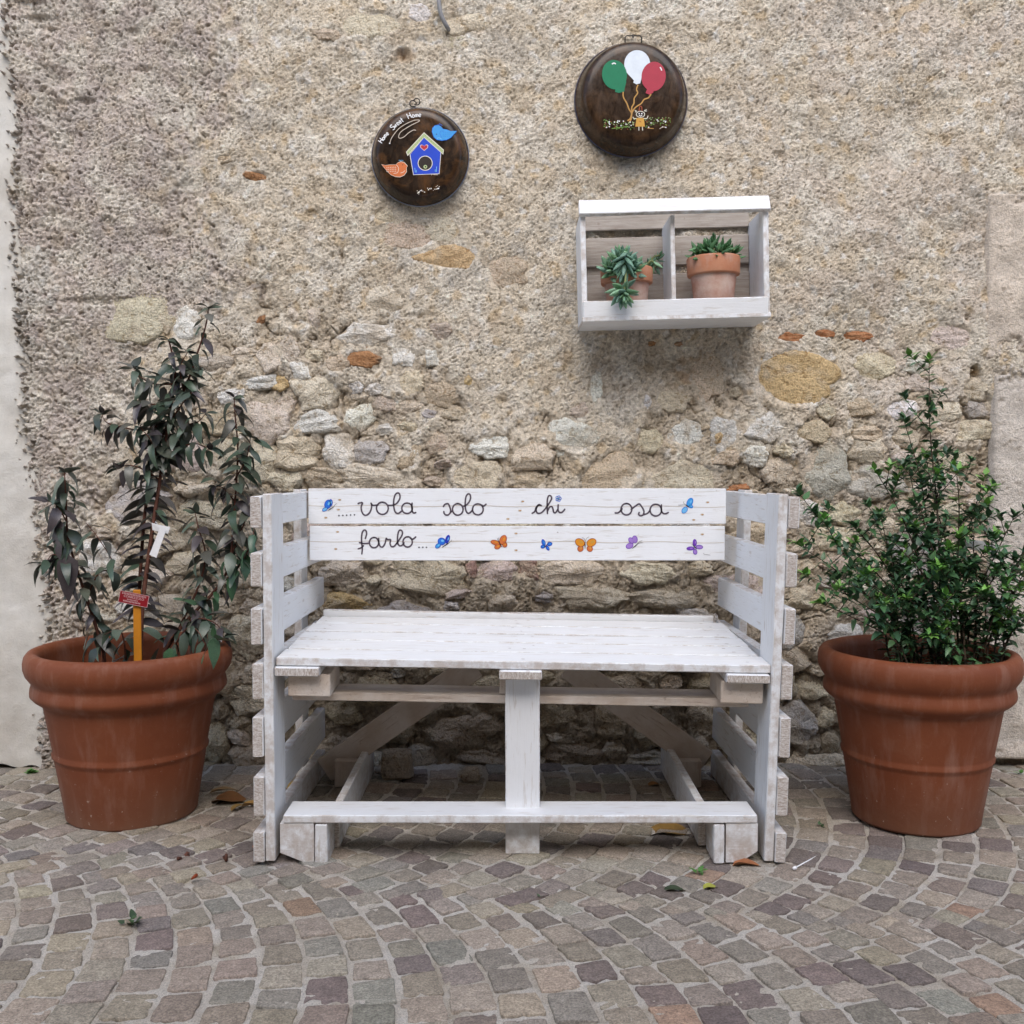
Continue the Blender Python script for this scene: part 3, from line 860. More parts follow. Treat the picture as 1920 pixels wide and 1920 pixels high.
# ================================================================== THE PALLET BENCH
BR = random.Random(21)
def plank(name, parent, c, L, Wd, T, lx=(1, 0, 0), ly=(0, 1, 0), mat='paint', ch=.0022, jit=.0007, nseg=None, rolls=0.0, cut=None):
    """a sawn board: length L along lx, width Wd along ly, thickness T; worn arrises, slightly uneven"""
    lx, ly = Vector(lx).normalized(), Vector(ly).normalized()
    lz = lx.cross(ly)
    nseg = nseg or max(2, int(L / .09))
    mb = MB(); vs = []
    a, b = Wd / 2, T / 2
    prof = [(-a + ch, -b), (a - ch, -b), (a, -b + ch), (a, b - ch), (a - ch, b), (-a + ch, b), (-a, b - ch), (-a, -b + ch)]
    xs = [-L / 2, -L / 2 + ch] + [-L / 2 + L * i / nseg for i in range(1, nseg)] + [L / 2 - ch, L / 2]
    for k, x in enumerate(xs):
        e = ch if k in (0, len(xs) - 1) else 0
        for (y, z) in prof:
            yy = y - math.copysign(e, y) + BR.uniform(-jit, jit)
            zz = z - math.copysign(e, z) + BR.uniform(-jit, jit) * .6
            if cut: zz, yy = (zz, cut(x, yy))
            vs.append((x + (BR.uniform(-jit, jit) if k in (0, len(xs) - 1) else 0), yy, zz))
    fs = []
    n = 8
    for i in range(len(xs) - 1):
        for k in range(n):
            fs.append((i * n + k, i * n + (k + 1) % n, (i + 1) * n + (k + 1) % n, (i + 1) * n + k))
    fs.append(tuple(range(n))[::-1]); fs.append(tuple(range((len(xs) - 1) * n, len(xs) * n)))
    mb.add(vs, fs, 0, False)
    return mb.obj(name, MAT[mat], parent, frame(c, lx, ly, lz))

BX0, BX1 = -0.583, 0.620          # inner faces of the two arms at the ground end
YF = 2.482                        # front plane
bench = thing('pallet_bench', (0.02, 2.85, 0), 'white painted bench knocked together from pallet boards with a hand lettered backrest', 'bench')
def side(sgn, xin, lean):
    """one arm: front post, rear post and seven boards nailed outside them"""
    up = Vector((math.sin(lean), 0, math.cos(lean)))
    dep = Vector((0, 1, 0))
    nx = Vector((math.cos(lean), 0, -math.sin(lean)))     # across the arm, to the right
    def P(xo, y, z): return Vector((xin, y, 0)) + up * z + nx * xo
    pt, st = 0.023, 0.027
    arm = bpy.data.objects.new('arm_panel', None)
    link(arm, bench, Matrix.Translation((xin, YF, 0)))
    h0 = at(505, 926, YF).z
    plank('front_post', arm, P(sgn * pt / 2, YF + .062, h0 / 2 + .004), h0 - .008, .124, pt, up, dep)
    plank('rear_post', arm, P(sgn * (.048 + pt / 2), 3.105, h0 / 2 + .004), h0 - .01, .09, pt, up, dep)
    toe = (dep - nx * (sgn * .020)).normalized()
    tops = [930, 1037, 1141, 1246, 1345, 1457, 1560]; bots = [990, 1100, 1209, 1312, 1420, 1530, 1620]
    for i, (t, b) in enumerate(zip(tops, bots)):
        zt, zb = at(480, t, YF).z, at(480, b, YF).z
        if i == 0: zt -= 0.001
        zb = max(zb, .006)
        L = 0.742 + BR.uniform(-.012, .01)
        plank('slat', arm, P(sgn * (pt + .001 + st / 2 - .0072 + BR.uniform(0, .003)), YF - .003 + L / 2 + BR.uniform(0, .006), (zt + zb) / 2), L, zt - zb, st, toe, up)
    return arm
side(-1, BX0, 0.0)
side(1, BX1, 0.030)

# seat: deck boards on stringers, blocks and bottom boards (half a pallet)
zs0 = at(517, 1234, YF).z; zs1 = at(1443, 1249, YF).z
tilt = (zs1 - zs0) / (BX1 - BX0)
SL_ = 0.030                         # the seat rises a little to the rear
seat = bench
xv = Vector((1, 0, tilt)).normalized(); yv = Vector((0, 1, SL_)).normalized(); zv = xv.cross(yv)
def S(x, y, z): return Vector((BX0, YF, zs0)) + xv * (x - BX0) + yv * y + zv * z
y = 0.0
for i, wd_ in enumerate([.118, .121, .119, .124, .120]):
    x0, x1 = BX0 + .004 + BR.uniform(0, .006), BX1 + .016 - BR.uniform(0, .006)
    sb = plank('seat_board', seat, S((x0 + x1) / 2, y + wd_ / 2, -.010 + BR.uniform(-.0008, .0008)), x1 - x0, wd_ - .014, .020, xv, yv)
    for xn in (BX0 + .05, .01, .04, BX1 - .05):
        for yn in (.28, .72):
            if BR.random() < .25: continue
            mbn = MB(); c_ = S(xn + BR.uniform(-.018, .018), y + wd_ * yn + BR.uniform(-.008, .008), .0012)
            e1, e2 = BR.uniform(.003, .007), BR.uniform(.0012, .0024)
            mbn.add([c_ + xv * (e1 * math.cos(k * .785)) + yv * (e2 * math.sin(k * .785)) for k in range(8)], [tuple(range(8))], 0, False)
            mbn.obj('nail', MAT[BR.choice(['dull', 'rustnail', 'rustnail'])], sb)
    y += wd_
plank('rear_board', seat, S(.02, y + .012, -.009), BX1 - BX0 - .02, .052, .020, xv, zv)
for xc, w_ in ((-.525, .108), (.022, .104), (.578, .106)):
    plank('stringer', seat, S(xc, .304, -.0325), .615, w_, .022, yv, -xv)
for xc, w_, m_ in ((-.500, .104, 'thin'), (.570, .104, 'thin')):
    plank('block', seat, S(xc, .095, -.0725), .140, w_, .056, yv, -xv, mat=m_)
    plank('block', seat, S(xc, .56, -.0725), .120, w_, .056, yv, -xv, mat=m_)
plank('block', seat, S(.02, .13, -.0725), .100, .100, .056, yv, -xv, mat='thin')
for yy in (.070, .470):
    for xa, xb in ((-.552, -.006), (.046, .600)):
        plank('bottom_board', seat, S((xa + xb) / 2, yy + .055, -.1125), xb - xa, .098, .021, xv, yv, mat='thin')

# lower frame: foot board, blocks, runners, centre leg, braces
base = bpy.data.objects.new('lower_frame', None)
link(base, bench, Matrix.Translation((0.02, YF, 0)))
fz = at(960, 1529, YF).z
plank('foot_board', base, (( -.562 + .602) / 2, YF + .055, fz - .010), 1.166, .108, .020)
for xc, w_, cutdir in ((-.5295, .083, 1), (.566, .078, -1)):
    cut = (lambda s_: (lambda x, yy: yy))(cutdir)
    mbk = MB()
    x0, x1 = xc - w_ / 2, xc + w_ / 2
    zt = fz - .0215
    za, zb_ = (.028, .004) if cutdir > 0 else (.004, .032)
    yA, yB = YF + .004, YF + .105
    vs = [(x0, yA, za), (x1 if cutdir > 0 else x0 + w_ * .45, yA, .004), (x1, yA, zb_), (x1, yA, zt), (x0, yA, zt)]
    if cutdir > 0: vs[1] = (x0 + w_ * .72, yA, .004)
    vs2 = [(a_, yB, c_) for a_, b_, c_ in vs]
    cc = Vector((xc, (yA + yB) / 2, zt / 2))
    allv = [tuple(Vector(p) - cc) for p in vs + vs2]
    mbk.add(allv, [(0, 1, 2, 3, 4), (9, 8, 7, 6, 5)] + [(i, i + 5, (i + 1) % 5 + 5, (i + 1) % 5) for i in range(5)], 0, False)
    mbk.obj('foot_block', MAT['paint'], base, Matrix.Translation(cc))
plank('foot_batten', base, (-.4695, YF + .05, (fz - .021) / 2), fz - .025, .031, .10, (0, 0, 1), (1, 0, 0))
plank('foot_batten', base, (.5095, YF + .05, (fz - .021) / 2), fz - .025, .026, .10, (0, 0, 1), (1, 0, 0))
plank('runner_board', base, (-.452, YF + .10 + .33, .055), .66, .102, .021, (0, 1, 0), (0, 0, 1))
plank('runner_board', base, (.487, YF + .10 + .33, .062), .66, .104, .021, (0, 1, 0), (0, 0, 1))
zc1 = S(.02, 0, -.044).z
plank('centre_leg', base, (.0265, 2.553, zc1 / 2 + .002), zc1 - .004, .086, .026, (0, 0, 1), (1, 0, 0), mat='paint')
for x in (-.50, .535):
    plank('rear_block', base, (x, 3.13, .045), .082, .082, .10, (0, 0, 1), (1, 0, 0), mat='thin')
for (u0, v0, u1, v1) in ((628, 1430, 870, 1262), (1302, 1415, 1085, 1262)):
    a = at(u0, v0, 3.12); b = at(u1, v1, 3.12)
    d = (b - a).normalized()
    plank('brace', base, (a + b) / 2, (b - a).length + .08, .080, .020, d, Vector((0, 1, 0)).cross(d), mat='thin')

# backrest
YB = 2.982
back = bench
def bboard(ut, ub, vt, vb_, x0u, x1u):
    a = at(x0u, vt, YB); b = at(x1u, vb_, YB)
    zc, hgt = (a.z + b.z) / 2, a.z - b.z
    g = .0022
    # each board shows a long seam: two joined staves
    o = plank('back_board', back, ((a.x + b.x) / 2, YB + .011, zc), b.x - a.x, hgt, .022, jit=.00025, ly=(0, 0, 1), ch=.0015)
    return o, a, b
bb1, a1, b1_ = bboard(0, 0, 916, 982.5, 578, 1361)
bb2, a2, b2_ = bboard(0, 0, 986.5, 1051, 580, 1359)
def flat_poly(mb, pts, y, mi=0):
    vs = [(p.x, y, p.z) for p in pts]
    mb.add(vs, [tuple(range(len(vs)))], mi, False)
def px2(u, v): return at(u, v, YB)
def ribbon(mb, pts_uv, wpx, y, mi=0, taper=False, conv=None):
    conv = conv or px2
    P = [conv(u, v) for u, v in pts_uv]
    sc = (conv(100, 100) - conv(101, 100)).length
    vs = []
    for i, p in enumerate(P):
        t = (P[min(i + 1, len(P) - 1)] - P[max(i - 1, 0)])
        t = Vector((t.x, 0, t.z)).normalized() if t.length > 1e-9 else Vector((1, 0, 0))
        n = Vector((-t.z, 0, t.x))
        w = wpx * sc / 2 * (1 if not taper else (1 - abs(2 * i / (len(P) - 1) - 1) * .6))
        vs += [(p.x + n.x * w, y, p.z + n.z * w), (p.x - n.x * w, y, p.z - n.z * w)]
    fs = [(2 * i, 2 * i + 1, 2 * i + 3, 2 * i + 2) for i in range(len(P) - 1)]
    mb.add(vs, fs, mi, False)
def ell(cx, cy, rx, ry, n=22, a0=0, rot=0.0, span=2 * math.pi):
    out = []
    for i in range(n + 1):
        a = a0 + span * i / n
        x, y_ = rx * math.cos(a), ry * math.sin(a)
        out.append((cx + x * math.cos(rot) - y_ * math.sin(rot), cy + x * math.sin(rot) + y_ * math.cos(rot)))
    return out
def fill(mb, pts_uv, y, mi=0, conv=None):
    conv = conv or px2
    P = [conv(u, v) for u, v in pts_uv]
    c = sum(P, Vector()) / len(P)
    vs = [(c.x, y, c.z)] + [(p.x, y, p.z) for p in P]
    mb.add(vs, [(0, i, i % len(P) + 1) for i in range(1, len(P) + 1)], mi, False)
YI = YB - .0010
K = 440 / 1920
def A7(pts): return [(560 + x * K, 900 + y_ * K) for x, y_ in pts]
def A8(pts): return [(960 + x * K, 900 + y_ * K) for x, y_ in pts]
def word(strokes, parent, conv, w=13):
    mb = MB()
    for st in strokes:
        pts = cat_rom(st, 6) if len(st) > 2 else st
        pts = conv(pts)
        ribbon(mb, pts, w * K, YI)
        for e in (pts[0], pts[-1]): fill(mb, ell(e[0], e[1], w * K / 2, w * K / 2, 8), YI - .0001)
    return mb.obj('lettering', MAT['ink'], parent)
e_ = lambda cx, cy, rx, ry: ell(cx, cy, rx, ry, 16, -math.pi / 2)
word([[(487, 193), (500, 187), (522, 187), (512, 220), (517, 258), (532, 282), (552, 288), (575, 274), (592, 243), (598, 206), (592, 190)], [(594, 192), (605, 206), (632, 206), (650, 203)], e_(685, 231, 48, 50),
      [(728, 207), (755, 208), (782, 203), (808, 185), (828, 150), (826, 116), (808, 106), (788, 125), (778, 170), (779, 220), (788, 256), (804, 272), (822, 270), (845, 252)], e_(887, 231, 43, 43),
      [(928, 190), (926, 230), (932, 260), (944, 270), (958, 266)]], bb1, A7)
word([[(1184, 217), (1196, 200), (1218, 193), (1228, 200), (1240, 232), (1243, 262), (1226, 284), (1204, 285), (1190, 272), (1188, 258)], [(1240, 268), (1258, 250)], e_(1302, 240, 43, 47),
      [(1342, 215), (1366, 208), (1390, 186), (1406, 150), (1402, 120), (1386, 114), (1370, 135), (1363, 180), (1364, 230), (1374, 262), (1392, 272), (1412, 258), (1424, 240)], e_(1466, 240, 44, 45), [(1496, 205), (1512, 213), (1533, 198)]], bb1, A7)
word([ell(x, 291 - i * 1.5, 2, 2, 6) for i, x in enumerate((330, 362, 393, 425, 457))], bb1, A7, 9)
word([[(546, 478), (556, 440), (550, 414), (532, 412), (518, 440), (515, 500), (521, 560), (517, 604)], [(498, 512), (535, 519), (578, 517)], [(488, 563), (512, 554), (530, 538)], e_(617, 512, 38, 42),
      [(655, 478), (657, 515), (668, 543), (688, 547), (708, 515), (716, 478), (728, 488), (752, 488), (748, 518), (758, 543), (780, 543), (802, 520)],
      [(800, 522), (834, 472), (850, 436), (840, 412), (822, 415), (811, 450), (809, 500), (820, 533), (842, 536), (862, 514)], e_(892, 506, 38, 42), [(914, 476), (934, 484), (958, 466)]], bb2, A7)
word([ell(x, 551, 2, 2, 6) for x in (985, 1016, 1046)], bb2, A7, 9)
word([[(165, 272), (186, 258), (198, 225), (220, 202), (240, 210)], [(236, 206), (214, 208), (199, 232), (200, 260), (216, 273), (242, 266), (268, 240), (300, 196), (324, 152), (316, 130), (299, 131), (289, 165), (288, 225), (290, 274)],
      [(290, 255), (306, 224), (326, 218), (336, 240), (342, 264), (358, 266), (374, 240)], [(378, 203), (377, 245), (390, 266), (412, 262), (431, 240)]], bb1, A8)
word([[(845, 269), (868, 268), (890, 250), (900, 235)], e_(936, 239, 44, 47), [(975, 240), (1008, 214), (1040, 195), (1058, 215), (1078, 250), (1074, 282), (1052, 293), (1036, 281), (1040, 266)], [(1074, 284), (1108, 272), (1130, 248)], e_(1176, 246, 47, 48),
      [(1222, 204), (1222, 250), (1236, 272), (1258, 275), (1278, 266)]], bb1, A8)
mbf = MB()
for k in range(5):
    a = k * 2 * math.pi / 5 - 1.3
    ribbon(mbf, A8(ell(380 + 15 * math.cos(a), 152 + 15 * math.sin(a), 9, 9, 10)), 1.2, YI)
fill(mbf, A8(ell(380, 152, 6, 6, 8)), YI, 1)
mbf.obj('painted_flower', [MAT['midblue'], MAT['paleblue']], bb1)

def butterfly(parent, conv, wings, body, ant, mats):
    """wings: list of (cx,cy,rx,ry,rot,material); outlines a shade darker"""
    mb = MB()
    ml = [MAT[m_] for m_ in mats] + [MAT['black']]
    for (cx, cy, rx, ry, rot, mi, oi) in wings:
        fill(mb, conv(ell(cx, cy, rx + 3, ry + 3, 18, 0, rot)), YI, oi)
        fill(mb, conv(ell(cx, cy, rx - 2, ry - 2, 18, 0, rot)), YI - .0003, mi)
        fill(mb, conv(ell(cx + rx * .2, cy - ry * .2, rx * .42, ry * .34, 12, 0, rot)), YI - .0006, len(mats) - 1)
    ribbon(mb, conv(cat_rom(body, 4)), 1.9, YI - .0008, len(ml) - 1, True)
    for a in ant: ribbon(mb, conv(cat_rom(a, 3)), 0.55, YI, len(ml) - 1)
    return mb.obj('painted_butterfly', ml, parent)
butterfly(bb1, A7, [(240, 198, 36, 26, 1.9, 0, 1), (262, 185, 26, 14, 1.6, 0, 1), (215, 240, 22, 13, -.5, 2, 1)], [(238, 250), (262, 236), (292, 216)], [[(288, 214), (300, 200), (312, 192)]], ('midblue', 'deepblue', 'paleblue'))
butterfly(bb1, A8, [(1455, 182, 36, 22, -1.1, 0, 1), (1462, 215, 18, 12, .4, 0, 1), (1412, 246, 28, 19, -.9, 2, 1)], [(1448, 226), (1428, 208), (1418, 200)], [[(1420, 202), (1404, 190), (1406, 176)], [(1416, 204), (1390, 204), (1360, 206)]], ('skyblue', 'midblue', 'paleblue'))
butterfly(bb2, A7, [(1170, 502, 30, 28, .2, 0, 1), (1218, 484, 34, 15, -1.25, 3, 1), (1140, 538, 24, 16, -.7, 2, 1)], [(1172, 553), (1205, 530), (1238, 508)], [[(1236, 508), (1248, 500), (1254, 488)]], ('midblue', 'deepblue', 'skyblue', 'deepblue', 'paleblue'))
butterfly(bb2, A7, [(1672, 490, 40, 26, -1.1, 0, 1), (1608, 512, 36, 18, .25, 0, 1), (1628, 545, 26, 18, -.4, 0, 1), (1686, 530, 18, 20, 0, 0, 1)], [(1630, 490), (1646, 518), (1664, 550)], [[(1630, 490), (1624, 474)], [(1634, 490), (1636, 472)]], ('orange', 'rust', 'orange2'))
butterfly(bb2, A8, [(258, 512, 26, 13, 1.25, 0, 1), (308, 524, 20, 13, -.3, 0, 1), (252, 545, 16, 12, -.3, 0, 1), (292, 558, 18, 10, 1.0, 0, 1)], [(266, 552), (278, 538), (292, 520)], [[(290, 518), (298, 506), (312, 500)]], ('midblue', 'deepblue', 'skyblue'))
butterfly(bb2, A8, [(556, 512, 40, 30, .5, 0, 1), (650, 512, 40, 30, -.5, 0, 1), (560, 562, 24, 22, -.8, 2, 1), (636, 562, 24, 22, .8, 2, 1)], [(598, 500), (598, 530), (597, 566)], [[(596, 498), (590, 478), (572, 472)], [(600, 498), (610, 478), (630, 464)]], ('orange2', 'rust', 'orange', 'gold'))
butterfly(bb2, A8, [(1005, 485, 28, 20, 1.4, 0, 1), (975, 495, 26, 18, .9, 0, 1), (962, 538, 30, 20, -.4, 0, 1)], [(982, 560), (1008, 540), (1034, 514)], [[(1032, 514), (1050, 500), (1066, 496)], [(1034, 518), (1052, 514), (1070, 514)]], ('lilac', 'purple', 'lilac'))
butterfly(bb2, A8, [(1495, 512, 26, 14, 1.5, 0, 1), (1460, 560, 30, 13, -.05, 0, 1), (1532, 548, 28, 15, .05, 2, 1), (1498, 588, 20, 15, 1.4, 2, 1)], [(1510, 564), (1496, 550), (1484, 538)], [[(1484, 538), (1470, 526)], [(1486, 536), (1476, 520)]], ('purple', 'violet', 'lilac'))
mbg = MB()
ribbon(mbg, A8([(1568, 598), (1572, 612), (1585, 610), (1600, 612), (1622, 614)]), .7, YI)
mbg.obj('signature', MAT['ink'], bb2)
# nail heads and dents
for (bb, conv, L) in ((bb1, A7, [(335, 162), (325, 242), (222, 308), (1832, 175), (1810, 250), (1712, 318)]), (bb1, A8, [(1600, 182), (1556, 283), (1486, 326)]), (bb2, A7, [(318, 424), (303, 564), (1778, 437), (1778, 574)]), (bb2, A8, [(1556, 444)])):
    for (x, y_) in L:
        mb = MB()
        fill(mb, conv(ell(x, y_, 15, 8, 12)), YI + .0002, 0)
        fill(mb, conv(ell(x + 2, y_ + 1, 8, 4, 10)), YI, 1)
        mb.obj('nail', [MAT['dull'], MAT['tan']], bb)
# seams along the two back boards
for bb, v, (ua, ub_) in ((bb1, 949, (578, 1360)), (bb2, 1016, (580, 1358))):
    mb = MB(); pts = [(ua + (ub_ - ua) * i / 40, v + 1.2 * math.sin(i * .7) + (i - 20) * .05) for i in range(41)]
    ribbon(mb, pts, .9, YI + .0003)
    mb.obj('seam', MAT['dull'], bb)

# ================================================================== PLANT SHELF on the wall
aL, aR = at(1092, 378, 3.09), at(1440, 369, 3.09)
roll = math.atan2(aR.z - aL.z, aR.x - aL.x)
shx = Vector((math.cos(roll), 0, math.sin(roll))); shz = Vector((-math.sin(roll), 0, math.cos(roll))); shy = Vector((0, 1, 0))
bl_ = at(1092, 604, 3.09); br_ = at(1443, 597, 3.09)
SHW, SHH = (aR - aL).length + .012, (aL - bl_).length
orig = Vector((bl_.x, 3.09, bl_.z))
shelf = thing('wall_shelf', (orig.x + SHW / 2, YW, orig.z), 'white wooden box shelf with two open bays fixed high on the stone wall', 'shelf')
def Q(x, y_, z): return orig + shx * x + shy * y_ + shz * z
D = 0.20
for x, nm in ((.0085, 'side_panel'), (SHW - .0085, 'side_panel')):
    plank(nm, shelf, Q(x, D / 2 + .012, SHH / 2 - .012), SHH - .036, D, .017, shz, shy)
plank('divider', shelf, Q(SHW * .497, D / 2 + .022, SHH / 2 + .0), SHH - .075, D - .025, .0135, shz, shy)
ty = Vector((0, math.sin(R(50)), math.cos(R(50))))
ty = (shy * math.cos(R(62)) + shz * math.sin(R(62))).normalized()
plank('top_board', shelf, Q(SHW / 2, .010, SHH - .018), SHW + .006, .052, .016, shx, ty)
plank('lip_board', shelf, Q(SHW / 2 - .003, .002, .0365), SHW - .012, .050, .014, shx, (shz + shy * -.12).normalized())
plank('floor_board', shelf, Q(SHW / 2, D / 2 + .004, .008), SHW, D + .012, .015, shx, shy)
def lz_(v): return at(1265, v, 3.28).z - orig.z - math.sin(roll) * SHW / 2
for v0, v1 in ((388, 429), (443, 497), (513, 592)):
    plank('back_slat', shelf, Q(SHW / 2, D - .004, (lz_(v0) + lz_(v1)) / 2), SHW - .036, lz_(v0) - lz_(v1), .012, shx, shz, mat='back_shade')
plank('back_batten', shelf, Q(SHW / 2, D + .008, lz_(505)), SHW - .034, .05, .010, shx, shz, mat='back_shade')

# ================================================================== POTS AND PLANTS
PR = random.Random(77)
def leaf_mesh(name, L, W, fold, curl, nl=6, mat='leaf', tipw=0.0, thick=None, shape=0.55):
    """a blade along +x, face up +z; folded on its midrib, curling along its length"""
    mb = MB(); vs = []
    for i in range(nl + 1):
        t = i / nl
        w = W / 2 * (math.sin(math.pi * min(1, t ** shape)) ** 0.8 if 0 < t < 1 else 0.02)
        x = L * math.sin(curl * t) / curl if abs(curl) > 1e-3 else L * t
        z = -L * (1 - math.cos(curl * t)) / curl if abs(curl) > 1e-3 else 0
        wv = 0.06 * W * math.sin(t * 9)
        vs += [(x, -w, z + w * fold + wv), (x, 0, z), (x, w, z + w * fold - wv)]
    fs = []
    for i in range(nl):
        a = i * 3
        fs += [(a, a + 3, a + 4, a + 1), (a + 1, a + 4, a + 5, a + 2)]
    mb.add(vs, fs)
    return mb.mesh(name, MAT[mat])
def orient(p, d, upish, roll=0.0):
    d = Vector(d).normalized()
    u = Vector(upish)
    y = u.cross(d)
    if y.length < 1e-4: y = Vector((1, 0, 0)).cross(d)
    y.normalize(); z = d.cross(y)
    m = frame(p, d, y, z)
    return m @ Matrix.Rotation(roll, 4, 'X')

PROF0 = [(0.0, .002), (.150, .0), (.172, .0005), (.1765, .006), (.1795, .03), (.2035, .172), (.2085, .177), (.2095, .183), (.206, .190), (.229, .318), (.238, .326), (.252, .336), (.261, .346), (.2615, .354), (.2605, .364), (.2575, .374), (.2570, .381), (.2630, .389), (.2720, .402), (.2770, .418), (.2775, .434), (.274, .450), (.266, .460), (.254, .464), (.244, .461), (.236, .452), (.233, .440), (.228, .36), (.222, .30)]
PROF = []
for i_ in range(len(PROF0)):
    if i_ and math.dist(PROF0[i_], PROF0[i_ - 1]) > .022:
        for f_ in (.06, .3, .7, .94):
            PROF.append(tuple(PROF0[i_ - 1][k_] + (PROF0[i_][k_] - PROF0[i_ - 1][k_]) * f_ for k_ in (0, 1)))
    PROF.append(PROF0[i_])
def big_pot(x, y, sc, label, plantname, cat):
    t = thing(plantname, (x, y, 0), label, cat, 'large terracotta pots beside the bench')
    M = Matrix.Translation((x, y, 0.002))
    mb = MB(); mb.lathe([(r * sc, z * 1.02) for r, z in PROF], 96)
    mb.obj('pot', MAT['terra'], t, M)
    n = 40; rr = .230 * sc
    vs = [(0, 0, .355)]; fs = []
    for k in range(1, 7):
        for a in range(n):
            th = 2 * math.pi * a / n
            vs.append((rr * k / 6 * math.cos(th), rr * k / 6 * math.sin(th), .352 + PR.uniform(-.006, .006)))
    for a in range(n): fs.append((0, 1 + a, 1 + (a + 1) % n))
    for k in range(5):
        for a in range(n):
            i = 1 + k * n + a; j = 1 + k * n + (a + 1) % n
            fs.append((i, i + n, j + n, j))
    mb = MB(); mb.add(vs, fs); mb.obj('soil', MAT['soil'], t, M)
    return t

# ---- left: wilting shrub with leathery drooping leaves
LX, LY = -1.077, 2.872
lp = big_pot(LX, LY, 1.0, 'terracotta pot left of the bench with a drooping dark leathery leaved shrub', 'potted_shrub', 'potted plant')
LV = [leaf_mesh('leaf', 1, .37, .22, .5, 7), leaf_mesh('leaf', 1, .31, .45, .9, 7), leaf_mesh('leaf', 1, .42, .12, .35, 7), leaf_mesh('leaf', 1, .34, .30, 1.3, 7), leaf_mesh('leaf', 1, .39, -.18, .7, 7)]
LCOL = [(.055, .085, .055), (.075, .085, .062), (.045, .060, .045), (.085, .115, .085), (.060, .050, .052), (.10, .10, .085), (.05, .075, .05)]
PURP = [(.075, .060, .068), (.060, .050, .052), (.085, .080, .075), (.065, .062, .072), (.09, .085, .07)]
FRESH = [(.045, .11, .05), (.05, .10, .055), (.04, .085, .05)]
def stem3(uvy):
    return [at(u, v, y) for u, v, y in uvy]
STEMS = [
    ([(262, 1240, 2.92), (268, 1130, 2.93), (285, 1000, 2.95), (300, 900, 2.96), (317, 780, 2.96), (328, 700, 2.95), (322, 660, 2.95), (316, 636, 2.95)], .0075, 'm'),
    ([(258, 1240, 2.94), (262, 1100, 2.96), (272, 960, 2.98), (286, 880, 2.98), (312, 800, 2.97), (350, 720, 2.96), (371, 660, 2.96), (386, 610, 2.96), (391, 578, 2.96)], .006, 'm'),
    ([(200, 1240, 2.86), (172, 1150, 2.84), (150, 1085, 2.83), (128, 1010, 2.82), (124, 940, 2.82), (121, 886, 2.82)], .0055, 'd'),
    ([(163, 1120, 2.84), (185, 1075, 2.82), (214, 1062, 2.80), (185, 1010, 2.80), (161, 980, 2.80)], .0025, 'f'),
    ([(300, 1235, 2.95), (345, 1170, 2.96), (405, 1105, 2.97), (430, 1055, 2.97), (440, 950, 2.97), (446, 850, 2.97), (441, 780, 2.97), (439, 745, 2.97)], .0055, 'd'),
    ([(330, 1190, 2.96), (372, 1100, 2.98), (385, 1040, 2.98), (372, 990, 2.98), (366, 962, 2.98)], .004, 'd'),
    ([(316, 790, 2.96), (270, 806, 2.94), (225, 800, 2.93), (200, 792, 2.92), (190, 776, 2.92)], .003, 'd'),
    ([(326, 720, 2.95), (290, 720, 2.94), (262, 706, 2.93), (250, 690, 2.93)], .0028, 'd'),
    ([(330, 740, 2.95), (352, 712, 2.97), (368, 690, 2.98)], .0028, 'd'),
    ([(318, 830, 2.96), (345, 800, 2.94), (372, 790, 2.93), (386, 775, 2.93)], .0028, 'd'),
    ([(322, 1220, 2.92), (340, 1190, 2.90), (356, 1176, 2.88), (372, 1185, 2.86), (385, 1210, 2.84)], .003, 'f'),
    ([(236, 1236, 2.84), (232, 1200, 2.82), (222, 1180, 2.80), (196, 1190, 2.79)], .003, 'f'),
    ([(430, 1050, 2.97), (450, 1000, 2.98), (466, 960, 2.98), (470, 930, 2.98)], .003, 'd'),
    ([(420, 1090, 2.97), (450, 1060, 2.95), (470, 1020, 2.95), (478, 985, 2.96)], .003, 'g'),
    ([(305, 860, 2.97), (340, 838, 2.94), (368, 832, 2.92), (392, 842, 2.91)], .0028, 'd'),
    ([(300, 900, 2.97), (268, 880, 2.94), (240, 872, 2.92), (222, 880, 2.91)], .0028, 'd'),
    ([(322, 760, 2.96), (285, 758, 2.92), (262, 752, 2.91)], .0028, 'd'),
    ([(150, 1085, 2.83), (120, 1050, 2.80), (98, 1040, 2.79), (84, 1060, 2.78)], .0028, 'd'),
    ([(126, 980, 2.82), (108, 950, 2.80), (92, 940, 2.80)], .0025, 'd'),
    ([(440, 940, 2.97), (418, 915, 2.94), (404, 912, 2.93)], .0025, 'd'),
    ([(350, 1165, 2.96), (380, 1160, 2.92), (408, 1172, 2.90), (420, 1195, 2.88)], .003, 'd'),
    ([(345, 740, 2.96), (338, 690, 2.93), (352, 660, 2.92)], .003, 'd'),
    ([(312, 800, 2.97), (340, 760, 2.92), (360, 735, 2.91)], .003, 'd'),
    ([(300, 880, 2.97), (285, 830, 2.92), (262, 800, 2.91)], .003, 'd'),
    ([(440, 900, 2.97), (462, 860, 2.95), (470, 820, 2.95)], .003, 'd'),
]
nleaf = 0
LEAVES = []
ljv, ljq, ljc = [], [], []
def add_leaf(p, d, L, c, var=None, roll=None):
    global nleaf
    LEAVES.append((p, d, L, c, var, roll)); return
